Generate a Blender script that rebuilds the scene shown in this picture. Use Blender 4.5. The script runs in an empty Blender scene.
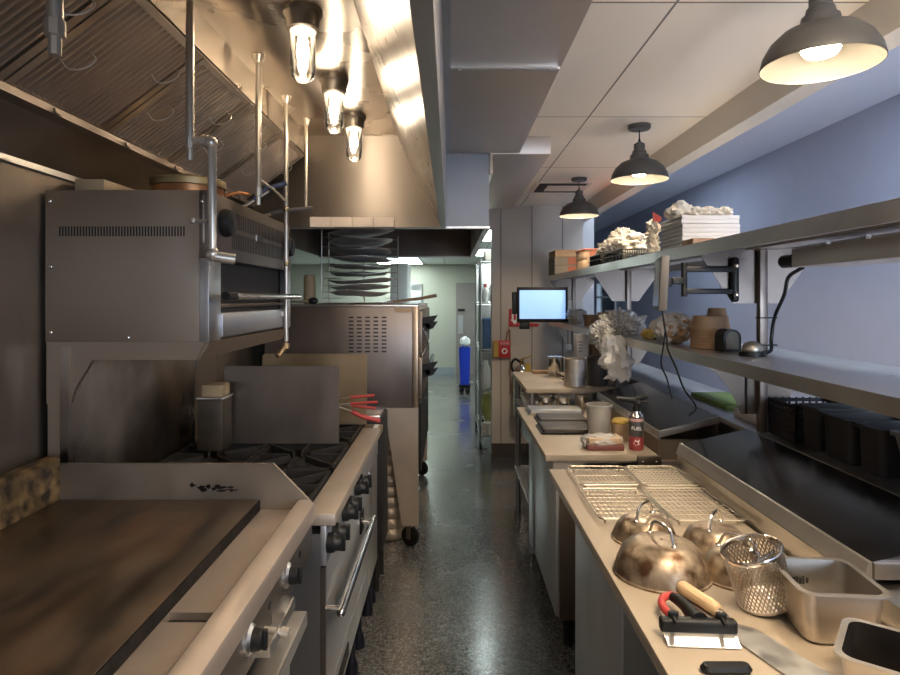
import bpy, bmesh, math, random
from mathutils import Vector, Matrix, noise
random.seed(7)
S = bpy.context.scene
C = S.collection
PI = math.pi
R = math.radians

# ------------------------------------------------------------------ camera, world, exposure
cam_d = bpy.data.cameras.new('camera')
cam_d.sensor_width = 36.0
cam_d.lens = 36.0 * 624 / 900
cam_d.shift_y = -39.5 / 900
cam_d.clip_start = 0.02
cam = bpy.data.objects.new('camera', cam_d)
C.objects.link(cam)
cam.location = (0, 0, 1.55)
cam.rotation_euler = (R(90), 0, 0)
S.camera = cam
S.view_settings.view_transform = 'Standard'
S.view_settings.look = 'None'
S.view_settings.gamma = 1.0
S.view_settings.use_curve_mapping = False
S.view_settings.exposure = 1.70
S.cycles.use_denoising = True
S.cycles.sample_clamp_indirect = 6.0
S.cycles.max_bounces = 10
w = bpy.data.worlds.new('sky')
S.world = w
w.use_nodes = True
w.node_tree.nodes['Background'].inputs[0].default_value = (0.62, 0.78, 1.0, 1)
w.node_tree.nodes['Background'].inputs[1].default_value = 1.0

HOOD_LAMP = 41.0       # emission of the hood bulbs
PENDANT = 165.0         # emission of the pendant bulbs
PANEL_FAR = 4.7         # ceiling panels of the far room
PANEL_DINING = 2.2      # ceiling panels of the dining room
PANEL_FILL = 7.5        # added unseen ceiling panel near the camera, fill light for the kitchen
DAY = 45.0             # daylight through the front window of the dining room


def area_light(name, loc, rot, sx, sy, power, col):
    d = bpy.data.lights.new(name, 'AREA')
    d.shape = 'RECTANGLE'
    d.size, d.size_y = sx, sy
    d.energy = power
    d.color = col
    o = bpy.data.objects.new(name, d)
    C.objects.link(o)
    o.location = loc
    o.rotation_euler = rot
    return o


# daylight falling in through the glazed shop front of the dining room
area_light('window_daylight', (2.02, -2.46, 1.55), (R(90), 0, 0), 1.1, 1.8, DAY, (0.66, 0.80, 1.0))
# ------------------------------------------------------------------ materials


def mat(name, col, rough=0.5, metal=0.0, var=0.0, vscale=6.0, rvar=0.0, bump=0.0, bscale=60.0,
        stretch=(1, 1, 1), emit=0.0, ecol=None, col2=None, c2scale=5.0, c2lo=0.5, c2hi=0.65, coat=0.0, spec=0.5, c2stretch=(1, 1, 1)):
    m = bpy.data.materials.new(name)
    m.use_nodes = True
    nt = m.node_tree
    N, L = nt.nodes, nt.links
    b = N['Principled BSDF']
    b.inputs['Base Color'].default_value = (*col, 1)
    b.inputs['Roughness'].default_value = rough
    b.inputs['Metallic'].default_value = metal
    b.inputs['Specular IOR Level'].default_value = spec
    b.inputs['Coat Weight'].default_value = coat
    b.inputs['Coat Roughness'].default_value = 0.16
    tc = N.new('ShaderNodeTexCoord')

    def nz(scale, st, detail=4):
        mp = N.new('ShaderNodeMapping')
        mp.inputs['Scale'].default_value = st
        L.new(tc.outputs['Object'], mp.inputs['Vector'])
        n = N.new('ShaderNodeTexNoise')
        n.inputs['Scale'].default_value = scale
        n.inputs['Detail'].default_value = detail
        L.new(mp.outputs['Vector'], n.inputs['Vector'])
        return n
    if var > 0 or rvar > 0:
        n = nz(vscale, stretch)
        if var > 0:
            cr = N.new('ShaderNodeValToRGB')
            cr.color_ramp.elements[0].position = 0.3
            cr.color_ramp.elements[1].position = 0.7
            cr.color_ramp.elements[0].color = (*[max(0, c * (1 - var)) for c in col], 1)
            cr.color_ramp.elements[1].color = (*[min(1, c * (1 + var)) for c in col], 1)
            L.new(n.outputs['Fac'], cr.inputs['Fac'])
            out = cr.outputs['Color']
            if col2:
                n2 = nz(c2scale, c2stretch, 6)
                c2 = N.new('ShaderNodeValToRGB')
                c2.color_ramp.elements[0].position = c2lo
                c2.color_ramp.elements[1].position = c2hi
                L.new(n2.outputs['Fac'], c2.inputs['Fac'])
                mx = N.new('ShaderNodeMix')
                mx.data_type = 'RGBA'
                L.new(c2.outputs['Color'], mx.inputs[0])
                L.new(out, mx.inputs[6])
                mx.inputs[7].default_value = (*col2, 1)
                out = mx.outputs[2]
            L.new(out, b.inputs['Base Color'])
        if rvar > 0:
            mr = N.new('ShaderNodeMapRange')
            mr.inputs['From Min'].default_value = 0.3
            mr.inputs['From Max'].default_value = 0.7
            mr.inputs['To Min'].default_value = max(0.02, rough - rvar)
            mr.inputs['To Max'].default_value = min(1, rough + rvar)
            L.new(n.outputs['Fac'], mr.inputs['Value'])
            L.new(mr.outputs['Result'], b.inputs['Roughness'])
    if bump > 0:
        n = nz(bscale, stretch, 3)
        bp = N.new('ShaderNodeBump')
        bp.inputs['Strength'].default_value = bump
        bp.inputs['Distance'].default_value = 0.004
        L.new(n.outputs['Fac'], bp.inputs['Height'])
        L.new(bp.outputs['Normal'], b.inputs['Normal'])
    if emit > 0:
        b.inputs['Emission Color'].default_value = (*(ecol or col), 1)
        b.inputs['Emission Strength'].default_value = emit
    return m


def thin_clear(name, tint, gloss_rough, diffuse, t_amount, ior=1.4):
    """thin see-through sheet: mostly transparent, a glossy film and a little scatter"""
    m = bpy.data.materials.new(name)
    m.use_nodes = True
    nt = m.node_tree
    N, L = nt.nodes, nt.links
    N.remove(N['Principled BSDF'])
    out = N['Material Output']
    tr = N.new('ShaderNodeBsdfTransparent')
    tr.inputs[0].default_value = (*tint, 1)
    gl = N.new('ShaderNodeBsdfGlossy')
    gl.inputs['Roughness'].default_value = gloss_rough
    df = N.new('ShaderNodeBsdfDiffuse')
    df.inputs[0].default_value = (*diffuse, 1)
    m1 = N.new('ShaderNodeMixShader')
    m1.inputs[0].default_value = t_amount
    L.new(df.outputs[0], m1.inputs[1])
    L.new(tr.outputs[0], m1.inputs[2])
    fr = N.new('ShaderNodeFresnel')
    fr.inputs[0].default_value = ior
    m2 = N.new('ShaderNodeMixShader')
    L.new(fr.outputs[0], m2.inputs[0])
    L.new(m1.outputs[0], m2.inputs[1])
    L.new(gl.outputs[0], m2.inputs[2])
    L.new(m2.outputs[0], out.inputs[0])
    return m


def brick_mat(name, col, mortar, w_, h_, ms, off, rough=0.85):
    m = mat(name, col, rough, var=0.03, vscale=3)
    nt = m.node_tree
    N, L = nt.nodes, nt.links
    b = N['Principled BSDF']
    tc = N.new('ShaderNodeTexCoord')
    mp = N.new('ShaderNodeMapping')
    mp.inputs['Location'].default_value = off
    L.new(tc.outputs['Object'], mp.inputs['Vector'])
    br = N.new('ShaderNodeTexBrick')
    br.offset = 0
    br.inputs['Scale'].default_value = 1
    br.inputs['Mortar Size'].default_value = ms
    br.inputs['Mortar Smooth'].default_value = 0
    br.inputs['Brick Width'].default_value = w_
    br.inputs['Row Height'].default_value = h_
    br.inputs['Color1'].default_value = (*col, 1)
    br.inputs['Color2'].default_value = (*[c * 0.97 for c in col], 1)
    br.inputs['Mortar'].default_value = (*mortar, 1)
    L.new(mp.outputs['Vector'], br.inputs['Vector'])
    L.new(br.outputs['Color'], b.inputs['Base Color'])
    return m


def terrazzo():
    m = mat('speckled floor', (0.12, 0.12, 0.12), 0.3, spec=0.9, coat=0.8)
    nt = m.node_tree
    N, L = nt.nodes, nt.links
    b = N['Principled BSDF']
    tc = N.new('ShaderNodeTexCoord')
    v = N.new('ShaderNodeTexVoronoi')
    v.inputs['Scale'].default_value = 140
    L.new(tc.outputs['Object'], v.inputs['Vector'])
    sp = N.new('ShaderNodeSeparateColor')
    L.new(v.outputs['Color'], sp.inputs[0])
    cr = N.new('ShaderNodeValToRGB')
    e = cr.color_ramp.elements
    e[0].position = 0.0
    e[0].color = (0.05, 0.05, 0.05, 1)
    e[1].position = 1.0
    e[1].color = (0.21, 0.206, 0.2, 1)
    k = e.new(0.45)
    k.color = (0.095, 0.095, 0.093, 1)
    k = e.new(0.75)
    k.color = (0.13, 0.13, 0.127, 1)
    L.new(sp.outputs[0], cr.inputs['Fac'])
    n = N.new('ShaderNodeTexNoise')
    n.inputs['Scale'].default_value = 2.2
    n.inputs['Detail'].default_value = 5
    L.new(tc.outputs['Object'], n.inputs['Vector'])
    mr = N.new('ShaderNodeMapRange')
    mr.inputs['From Min'].default_value = 0.3
    mr.inputs['From Max'].default_value = 0.7
    mr.inputs['To Min'].default_value = 0.12
    mr.inputs['To Max'].default_value = 0.32
    L.new(n.outputs['Fac'], mr.inputs['Value'])
    L.new(mr.outputs['Result'], b.inputs['Roughness'])
    L.new(cr.outputs['Color'], b.inputs['Base Color'])
    bp = N.new('ShaderNodeBump')
    bp.inputs['Strength'].default_value = 0.08
    bp.inputs['Distance'].default_value = 0.002
    n3 = N.new('ShaderNodeTexNoise')
    n3.inputs['Scale'].default_value = 55
    L.new(tc.outputs['Object'], n3.inputs['Vector'])
    L.new(n3.outputs['Fac'], bp.inputs['Height'])
    L.new(bp.outputs['Normal'], b.inputs['Normal'])
    return m


STEEL = mat('brushed steel', (0.66, 0.61, 0.55), 0.38, 1, var=0.10, vscale=5, rvar=0.08, bump=0.05, bscale=9, stretch=(1, 1, 6))
STEEL_COOL = mat('cool brushed steel', (0.52, 0.52, 0.53), 0.38, 1, var=0.08, vscale=4, rvar=0.06)
STEEL_HOOD = mat('hood steel', (0.70, 0.63, 0.55), 0.28, 1, var=0.06, vscale=3, rvar=0.07, bump=0.06, bscale=3)
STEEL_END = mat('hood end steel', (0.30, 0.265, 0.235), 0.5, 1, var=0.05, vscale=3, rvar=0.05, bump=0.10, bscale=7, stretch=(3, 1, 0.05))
STEEL_PANEL = mat('enclosure steel', (0.64, 0.585, 0.54), 0.5, 1, var=0.05, vscale=2, rvar=0.06)
STEEL_BOX = mat('broiler side steel', (0.37, 0.30, 0.235), 0.55, 1, var=0.05, vscale=3, rvar=0.04)
STEEL_DARK = mat('grimy dark steel', (0.26, 0.215, 0.175), 0.5, 1, var=0.35, vscale=3, rvar=0.1, stretch=(1, 1, 0.4))
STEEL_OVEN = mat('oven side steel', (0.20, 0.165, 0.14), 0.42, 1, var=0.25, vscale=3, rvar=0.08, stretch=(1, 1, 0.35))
STEEL_BRIGHT = mat('polished steel', (0.72, 0.69, 0.65), 0.18, 1, rvar=0.05, var=0.03)
EDGE = mat('bright lid edge', (0.60, 0.59, 0.57), 0.28, 0.85, var=0.08, vscale=9)
LEG_STEEL = mat('worn leg steel', (0.46, 0.39, 0.32), 0.5, 0.6, var=0.08, vscale=5)
RACKPAN = mat('dull pan metal', (0.52, 0.49, 0.46), 0.45, 0.55, var=0.2, vscale=8)
BLADE = mat('scratched blade steel', (0.42, 0.41, 0.39), 0.45, 0.85, var=0.12, vscale=18, rvar=0.15)
STEEL_LID = mat('smooth lid steel', (0.36, 0.35, 0.34), 0.20, 1, var=0.1, vscale=5, rvar=0.06)
STEEL_SHELF = mat('shelf steel', (0.64, 0.62, 0.59), 0.33, 1, var=0.07, vscale=5, rvar=0.06)
PIPE = mat('pipe metal', (0.52, 0.47, 0.40), 0.33, 0.7, var=0.08, vscale=12)
for _m in (STEEL_END, STEEL_HOOD):
    _m.node_tree.nodes['Principled BSDF'].inputs['Anisotropic'].default_value = 0.75
STEEL_END.node_tree.nodes['Principled BSDF'].inputs['Anisotropic Rotation'].default_value = 0.25
FILTER = mat('filter metal', (0.56, 0.48, 0.40), 0.42, 1, var=0.15, vscale=3, rvar=0.06)
FILTER_GAP = mat('filter depth', (0.07, 0.06, 0.05), 0.7, 0.5, var=0.1)
GRIDDLE = mat('seasoned griddle plate', (0.060, 0.042, 0.027), 0.42, 0.25, var=0.7, vscale=7, rvar=0.12, col2=(0.10, 0.056, 0.028), c2scale=5, c2lo=0.45, c2hi=0.72, stretch=(1.5, 0.5, 1), c2stretch=(1.8, 0.6, 1))
GREASE = mat('grease stained splash', (0.17, 0.108, 0.045), 0.5, 0.3, var=0.5, vscale=14, col2=(0.02, 0.014, 0.009), c2scale=26, c2lo=0.36, c2hi=0.62)
SPLASH = mat('griddle splash steel', (0.30, 0.25, 0.20), 0.5, 0.9, var=0.2, vscale=5, rvar=0.08)
TROUGH = mat('worn trough steel', (0.54, 0.46, 0.39), 0.5, 0.9, var=0.12, vscale=6)
IRON = mat('cast iron', (0.022, 0.02, 0.018), 0.5, 0.2, var=0.3, vscale=20)
BLACK = mat('black plastic', (0.008, 0.008, 0.008), 0.45, spec=0.3)
BLACK_MATTE = mat('matte black', (0.012, 0.011, 0.011), 0.75)
BLACK_PAINT = mat('black enamel', (0.060, 0.057, 0.053), 0.42, var=0.05)
CHAR = mat('burnt crust', (0.009, 0.007, 0.006), 0.8, 0, var=0.6, vscale=16, bump=0.5, bscale=30, spec=0.15)
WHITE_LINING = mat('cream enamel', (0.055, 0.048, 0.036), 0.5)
BULB = mat('lit pendant bulb', (1, 0.9, 0.75), 0.5, emit=PENDANT, ecol=(1, 0.84, 0.64))
BULB_HOOD = mat('lit hood bulb', (1, 0.85, 0.65), 0.5, emit=HOOD_LAMP, ecol=(1, 0.83, 0.62))
GLASS = thin_clear('lamp glass', (0.97, 0.95, 0.92), 0.06, (0.5, 0.47, 0.42), 0.985)
FITTING = mat('lamp fitting', (0.30, 0.27, 0.24), 0.45, 1, var=0.15, vscale=12)
CEIL = brick_mat('ceiling tiles', (0.90, 0.83, 0.75), (0.22, 0.20, 0.18), 0.61, 1.2, 0.004, (-0.08, 0.5, 0))
CEIL_FAR = brick_mat('far ceiling tiles', (0.62, 0.66, 0.64), (0.4, 0.42, 0.42), 0.61, 1.22, 0.01, (-0.5, -6.15, 0))
PANEL = mat('lit ceiling panel', (0.9, 1, 1), 0.5, emit=PANEL_FAR, ecol=(0.86, 1.0, 0.97))
FILL_N = mat('added fill ceiling panel', (1, 0.95, 0.9), 0.5, emit=PANEL_FILL, ecol=(1.0, 0.79, 0.55))  # glow of the added fill panel, out of view
PANEL_D = mat('lit dining ceiling panel', (.9, .95, 1), 0.5, emit=PANEL_DINING, ecol=(0.72, 0.84, 1.0))
PAINT_BEAM = mat('beam paint', (0.60, 0.56, 0.50), 0.8, var=0.02)
PAINT_BLUE = mat('blue grey wall paint', (0.375, 0.405, 0.52), 0.8, var=0.02)
PAINT_DCEIL = mat('dining ceiling paint', (0.74, 0.78, 0.90), 0.85)
PAINT_GREY = mat('grey wall panel', (0.52, 0.47, 0.415), 0.62, var=0.03, vscale=2)
PAINT_LIGHT = mat('light grey jamb paint', (0.50, 0.50, 0.52), 0.8)
PAINT_FAR = mat('pale green wall paint', (0.37, 0.375, 0.315), 0.8, var=0.02)
PAINT_DOOR = mat('grey brown door paint', (0.24, 0.21, 0.20), 0.55)
PAINT_DIM = mat('plain wall paint', (0.45, 0.42, 0.38), 0.8)
BASEB = mat('rubber baseboard', (0.075, 0.06, 0.055), 0.6)
BASEB_FAR = mat('grey baseboard', (0.25, 0.28, 0.31), 0.6)
BOARD = mat('cream cutting board', (0.37, 0.305, 0.23), 0.5, var=0.05, vscale=4, rvar=0.06, col2=(0.30, 0.235, 0.165), c2scale=3.5, c2lo=0.52, c2hi=0.8)
DOME = mat('scorched dome aluminium', (0.40, 0.32, 0.23), 0.42, 0.75, var=0.35, vscale=14, rvar=0.12, col2=(0.10, 0.05, 0.022), c2scale=22, c2lo=0.44, c2hi=0.66, bump=0.12, bscale=70)
WIRE = mat('wire chrome', (0.42, 0.38, 0.31), 0.4, 0.9)
WIRE_GOLD = mat('warm wire', (0.62, 0.52, 0.34), 0.35, 1)
WOOD = mat('light wood', (0.62, 0.44, 0.26), 0.55, var=0.12, vscale=20, stretch=(1, 6, 1))
WOOD_D = mat('brown wood', (0.20, 0.12, 0.07), 0.6, var=0.2, vscale=18, stretch=(6, 1, 1))
TAN = mat('tan board', (0.30, 0.22, 0.125), 0.65, var=0.12, vscale=10)
BRONZE = mat('browned steel sheet', (0.34, 0.25, 0.15), 0.42, 0.9, var=0.2, vscale=4, rvar=0.08)
RED = mat('red rubber', (0.42, 0.045, 0.04), 0.5)
RED_SIGN = mat('red sign', (0.50, 0.035, 0.035), 0.5)
RED_CAN = mat('dull red print', (0.33, 0.055, 0.06), 0.35)
WHITE = mat('white print', (0.82, 0.80, 0.78), 0.5)
WHITE_PL = mat('white plastic', (0.72, 0.73, 0.74), 0.45)
YELLOW = mat('yellow plastic', (0.50, 0.34, 0.07), 0.5)
COPPER = mat('tarnished copper', (0.34, 0.16, 0.07), 0.4, 0.9, var=0.3, vscale=9)
BRASSY = mat('brass lid', (0.42, 0.33, 0.18), 0.4, 0.9, var=0.15)
BLUE_H = mat('dark blue grip', (0.035, 0.05, 0.11), 0.5)
BLUE_BIN = mat('blue plastic', (0.015, 0.05, 0.55), 0.45)
BLUE_CRATE = mat('muted blue plastic', (0.08, 0.16, 0.33), 0.5)
BLUE_FOOT = mat('navy rubber', (0.006, 0.008, 0.020), 0.4)
KRAFT = mat('kraft paper', (0.30, 0.185, 0.10), 0.75, var=0.08, vscale=12)
CARD = mat('brown cardboard', (0.36, 0.24, 0.14), 0.8, var=0.08)
CARD_G = mat('greyed cardboard', (0.20, 0.17, 0.13), 0.8, var=0.1)
ORANGE = mat('orange print', (0.30, 0.085, 0.035), 0.6)
PINK = mat('hot red print', (0.72, 0.05, 0.09), 0.6)
PAPER = mat('crumpled white paper', (0.74, 0.67, 0.56), 0.85, var=0.05, vscale=12)
BOXWHITE = mat('white card', (0.66, 0.63, 0.60), 0.8, var=0.03)
BOXGREY = mat('grey card edge', (0.30, 0.33, 0.33), 0.8)
WRAP = thin_clear('clear plastic wrap', (0.95, 0.94, 0.92), 0.12, (0.95, 0.92, 0.86), 0.55, 1.8)
FROST = thin_clear('frosted plastic', (0.85, 0.83, 0.80), 0.35, (0.50, 0.47, 0.42), 0.35)
SCREEN = mat('lit blue screen', (0.3, 0.5, 0.8), 0.3, emit=0.23, ecol=(0.27, 0.50, 1.0))
DARKPAN = mat('dark baking pan', (0.050, 0.042, 0.036), 0.5, 0.3, var=0.2, vscale=10)
GREY_TUB = mat('grey tub plastic', (0.16, 0.155, 0.15), 0.5, var=0.05)
BLACK_TUB = mat('black tub plastic', (0.020, 0.018, 0.017), 0.6, var=0.1)
DOOR_DK = mat('dark cooler door', (0.28, 0.28, 0.285), 0.42, 0.9, var=0.15, vscale=4, stretch=(1, 1, 0.3))
DOOR_LT = mat('cooler door steel', (0.56, 0.565, 0.57), 0.42, 0.82, var=0.15, vscale=5, rvar=0.08, stretch=(1, 1, 0.3))
PRODUCT = mat('cream food', (0.44, 0.31, 0.19), 0.6, var=0.1, vscale=30)
MEAT = mat('red brown tray', (0.17, 0.055, 0.045), 0.5)
LEAF = mat('green plastic', (0.17, 0.25, 0.045), 0.6)
FLOOR = terrazzo()

# ------------------------------------------------------------------ mesh building


class B:
    def __init__(s):
        s.bm = bmesh.new()

    def add(s, verts, faces):
        vs = [s.bm.verts.new(v) for v in verts]
        for f in faces:
            try:
                s.bm.faces.new([vs[i] for i in f])
            except ValueError:
                pass
        return s

    def box(s, x0, x1, y0, y1, z0, z1, bev=0.0, seg=2):
        t = bmesh.new()
        bmesh.ops.create_cube(t, size=1)
        for v in t.verts:
            v.co = Vector((x0 + (v.co.x + .5) * (x1 - x0), y0 + (v.co.y + .5) * (y1 - y0), z0 + (v.co.z + .5) * (z1 - z0)))
        if bev > 0:
            bmesh.ops.bevel(t, geom=t.edges[:], offset=bev, segments=seg, affect='EDGES', profile=0.5)
        s.merge(t)
        return s

    def merge(s, t):
        t.verts.index_update()
        vs = [s.bm.verts.new(v.co) for v in t.verts]
        for f in t.faces:
            s.bm.faces.new([vs[v.index] for v in f.verts])
        t.free()
        return s

    def poly(s, pts, ext):
        """closed polygon of 3-D points extruded along ext"""
        n = len(pts)
        e = Vector(ext)
        vs = [Vector(p) for p in pts] + [Vector(p) + e for p in pts]
        fs = [tuple(range(n - 1, -1, -1)), tuple(range(n, 2 * n))]
        fs += [(i, (i + 1) % n, n + (i + 1) % n, n + i) for i in range(n)]
        return s.add(vs, fs)

    def cyl(s, p0, p1, r0, r1=None, n=16):
        return s.rings([(p0, r0), (p1, r0 if r1 is None else r1)], n)

    def rings(s, pr, n=12, caps=True):
        """sweep of circles through points with radii"""
        P = [Vector(p) for p, _ in pr]
        d = (P[1] - P[0]).normalized()
        up = Vector((0, 0, 1)) if abs(d.z) < 0.9 else Vector((1, 0, 0))
        a = d.cross(up).normalized()
        vs, k = [], len(P)
        for i in range(k):
            t = (P[min(i + 1, k - 1)] - P[max(i - 1, 0)])
            t = t.normalized() if t.length > 1e-9 else d
            a = (a - t * a.dot(t))
            a = a.normalized() if a.length > 1e-6 else t.orthogonal().normalized()
            b = t.cross(a)
            r = pr[i][1]
            for j in range(n):
                an = 2 * PI * j / n
                vs.append(P[i] + a * (r * math.cos(an)) + b * (r * math.sin(an)))
        fs = []
        for i in range(k - 1):
            for j in range(n):
                j2 = (j + 1) % n
                fs.append((i * n + j, i * n + j2, (i + 1) * n + j2, (i + 1) * n + j))
        if caps:
            fs.append(tuple(range(n - 1, -1, -1)))
            fs.append(tuple(range((k - 1) * n, k * n)))
        return s.add(vs, fs)

    def tube(s, pts, r, n=8):
        return s.rings([(p, r) for p in pts], n)

    def curve(s, pts, r, n=8, k=6):
        """smooth tube through control points (Catmull-Rom)"""
        P = [Vector(p) for p in pts]
        P = [P[0] * 2 - P[1]] + P + [P[-1] * 2 - P[-2]]
        out = []
        for i in range(1, len(P) - 2):
            for j in range(k):
                t = j / k
                a, b, c, d = P[i - 1], P[i], P[i + 1], P[i + 2]
                out.append(0.5 * ((2 * b) + (c - a) * t + (2 * a - 5 * b + 4 * c - d) * t * t + (3 * b - a - 3 * c + d) * t ** 3))
        out.append(P[-2])
        return s.tube(out, r, n)

    def lathe(s, prof, c=(0, 0, 0), n=32, axis='z', close=False):
        vs, fs = [], []
        for (r, h) in prof:
            for j in range(n):
                a = 2 * PI * j / n
                x, y = r * math.cos(a), r * math.sin(a)
                p = {'z': (x, y, h), 'x': (h, x, y), 'y': (y, h, x)}[axis]
                vs.append((p[0] + c[0], p[1] + c[1], p[2] + c[2]))
        k = len(prof)
        for i in range(k - 1 if not close else k):
            i2 = (i + 1) % k
            for j in range(n):
                j2 = (j + 1) % n
                fs.append((i * n + j, i * n + j2, i2 * n + j2, i2 * n + j))
        if not close:
            if prof[0][0] > 0:
                fs.append(tuple(range(n - 1, -1, -1)))
            if prof[-1][0] > 0:
                fs.append(tuple(range((k - 1) * n, k * n)))
        return s.add(vs, fs)

    def sph(s, c, r, u=16, v=10):
        rr = (r, r, r) if isinstance(r, (int, float)) else r
        t = bmesh.new()
        bmesh.ops.create_uvsphere(t, u_segments=u, v_segments=v, radius=1)
        for q in t.verts:
            q.co = Vector((c[0] + q.co.x * rr[0], c[1] + q.co.y * rr[1], c[2] + q.co.z * rr[2]))
        return s.merge(t)

    def rloops(s, loops, cap0=True, cap1=True, k=5):
        """loops of rounded rectangles: (cx, cy, half_w, half_d, corner, z)"""
        vs, fs = [], []
        n = 4 * (k + 1)
        for (cx, cy, hw, hd, rc, z) in loops:
            rc = min(rc, hw * .99, hd * .99)
            for q, (sx, sy) in enumerate(((1, 1), (-1, 1), (-1, -1), (1, -1))):
                for j in range(k + 1):
                    a = q * PI / 2 + (PI / 2) * j / k
                    vs.append((cx + sx * (hw - rc) + rc * math.cos(a), cy + sy * (hd - rc) + rc * math.sin(a), z))
        for i in range(len(loops) - 1):
            for j in range(n):
                j2 = (j + 1) % n
                fs.append((i * n + j, i * n + j2, (i + 1) * n + j2, (i + 1) * n + j))
        if cap0:
            fs.append(tuple(range(n - 1, -1, -1)))
        if cap1:
            fs.append(tuple(range((len(loops) - 1) * n, len(loops) * n)))
        return s.add(vs, fs)

    def crumple(s, c, r, seed=0, amp=0.35, freq=3.0, sub=4, flat=True, clipz=None):
        t = bmesh.new()
        bmesh.ops.create_icosphere(t, subdivisions=sub, radius=1)
        o = Vector((seed * 7.3, seed * 3.1, seed * 1.7))
        for v in t.verts:
            d = v.co.normalized()
            a = abs(noise.noise(d * freq + o)) * 1.1 + abs(noise.noise(d * freq * 2.3 + o)) * 0.7 + abs(noise.noise(d * freq * 4.7 + o)) * 0.35
            b = noise.noise(d * 1.4 + o) * 0.5
            k = 1 - amp * 0.5 + amp * (a + b)
            v.co = Vector((c[0] + d.x * r[0] * k, c[1] + d.y * r[1] * k, c[2] + d.z * r[2] * k))
            if clipz is not None and v.co.z < clipz:
                v.co.z = clipz
        return s.merge(t)

    def xf(s, m):
        bmesh.ops.transform(s.bm, matrix=m, verts=s.bm.verts[:])
        return s

    def build(s, name, m, parent=None, smooth=True, ang=35):
        bmesh.ops.recalc_face_normals(s.bm, faces=s.bm.faces[:])
        me = bpy.data.meshes.new(name)
        s.bm.to_mesh(me)
        s.bm.free()
        me.materials.append(m)
        if smooth:
            me.shade_smooth()
            me.set_sharp_from_angle(angle=R(ang))
        o = bpy.data.objects.new(name, me)
        C.objects.link(o)
        if parent:
            o.parent = parent
        return o


SETTLE = []


def thing(name, label, cat, group=None, settle=True):
    o = bpy.data.objects.new(name, None)
    o.empty_display_size = 0.1
    C.objects.link(o)
    o['label'], o['category'] = label, cat
    if group:
        o['group'] = group
    if settle:
        SETTLE.append(o)
    return o


def tag(o, label, cat, group=None, settle=True):
    o['label'], o['category'] = label, cat
    if group:
        o['group'] = group
    if settle:
        SETTLE.append(o)
    return o


def struct(name, b, m):
    o = b.build(name, m)
    o['kind'] = 'structure'
    return o


def dup(o, label=None, parent=None):
    c = o.copy()
    C.objects.link(c)
    if parent:
        c.parent = parent
    if label:
        c['label'] = label
    for ch in [x for x in o.children]:
        dup(ch, None, c)
    return c


def tree(o):
    out = [o]
    for ch in o.children:
        out += tree(ch)
    return out


def settle_all():
    bpy.context.view_layer.update()
    for r in SETTLE:
        ms = [o for o in tree(r) if o.type == 'MESH']
        lo = Vector((1e9,) * 3)
        hi = -lo
        for o in ms:
            for v in o.data.vertices:
                p = o.matrix_world @ v.co
                lo = Vector(map(min, lo, p))
                hi = Vector(map(max, hi, p))
        base = Vector(((lo.x + hi.x) / 2, (lo.y + hi.y) / 2, lo.z))
        T = Matrix.Translation(-base)
        for me in {o.data for o in ms}:
            me.transform(T)
        r.location = base


def rotz(a, c=(0, 0, 0)):
    return Matrix.Translation(c) @ Matrix.Rotation(a, 4, 'Z') @ Matrix.Translation([-q for q in c])


# ================================================================== SETTING
YB, YF = -2.5, 12.75
struct('floor', B().box(-3.55, 2.75, YB - .1, YF + .1, -0.1, 0), FLOOR)
struct('floor_dining_bounce', B().box(1.36, 2.64, YB, 12.1, 0, .012), mat('pale bounce floor', (.66, .62, .57), .6, var=.04))  # unseen pale floor added to bounce light onto the kitchen ceiling
struct('ceiling', B().box(-1.35, 1.27, YB, 6.1, 2.45, 2.55), CEIL)
struct('ceiling_far', B().add([(-3.5, 4.95, 2.24), (-1.36, 4.95, 2.24), (-1.36, 6.12, 2.24), (1.3, 6.12, 2.24), (1.3, YF, 2.24), (-3.5, YF, 2.24)], [(0, 1, 2, 3, 4, 5)]), CEIL_FAR)
struct('ceiling_dining', B().box(1.36, 2.72, YB, 12.1, 2.75, 2.85), PAINT_DCEIL)
struct('wall_left', B().box(-1.36, -1.26, YB, 4.95, 0, 2.5), PAINT_DIM)
struct('wall_left_far', B().box(-3.6, -3.5, 4.9, YF, 0, 2.3), PAINT_FAR)
struct('wall_left_return', B().box(-3.6, -1.36, 4.85, 4.95, 0, 2.3), PAINT_FAR)
struct('wall_far', B().box(-3.6, 1.4, YF, YF + .1, 0, 2.3), PAINT_FAR)
struct('baseboard_far', B().box(-3.5, 0.10, YF - .02, YF, 0, 0.14).box(0.62, 1.3, YF - .02, YF, 0, .14), BASEB_FAR)
struct('wall_header', B().box(-1.36, 0.41, 6.1, 6.2, 2.24, 2.5), PAINT_GREY)
b = B().box(.41, 1.30, 6.1, 6.28, 0, 2.46)
struct('wall_column', b, PAINT_GREY)
b = B()
for x in (.497, .80, 1.10):
    b.box(x - .004, x + .004, 6.096, 6.10, .13, 2.45)
struct('trim_column', b, mat('panel joint', (0.17, 0.16, 0.15), .7))
struct('baseboard_column', B().box(.405, 1.30, 6.085, 6.10, 0, .13), BASEB)
struct('wall_jamb', B().box(1.30, 1.45, 6.28, 6.36, 0, 2.75), PAINT_LIGHT)
struct('wall_partition', B().box(1.30, 1.36, 6.36, YF, 0, 2.8), PAINT_FAR)
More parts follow.
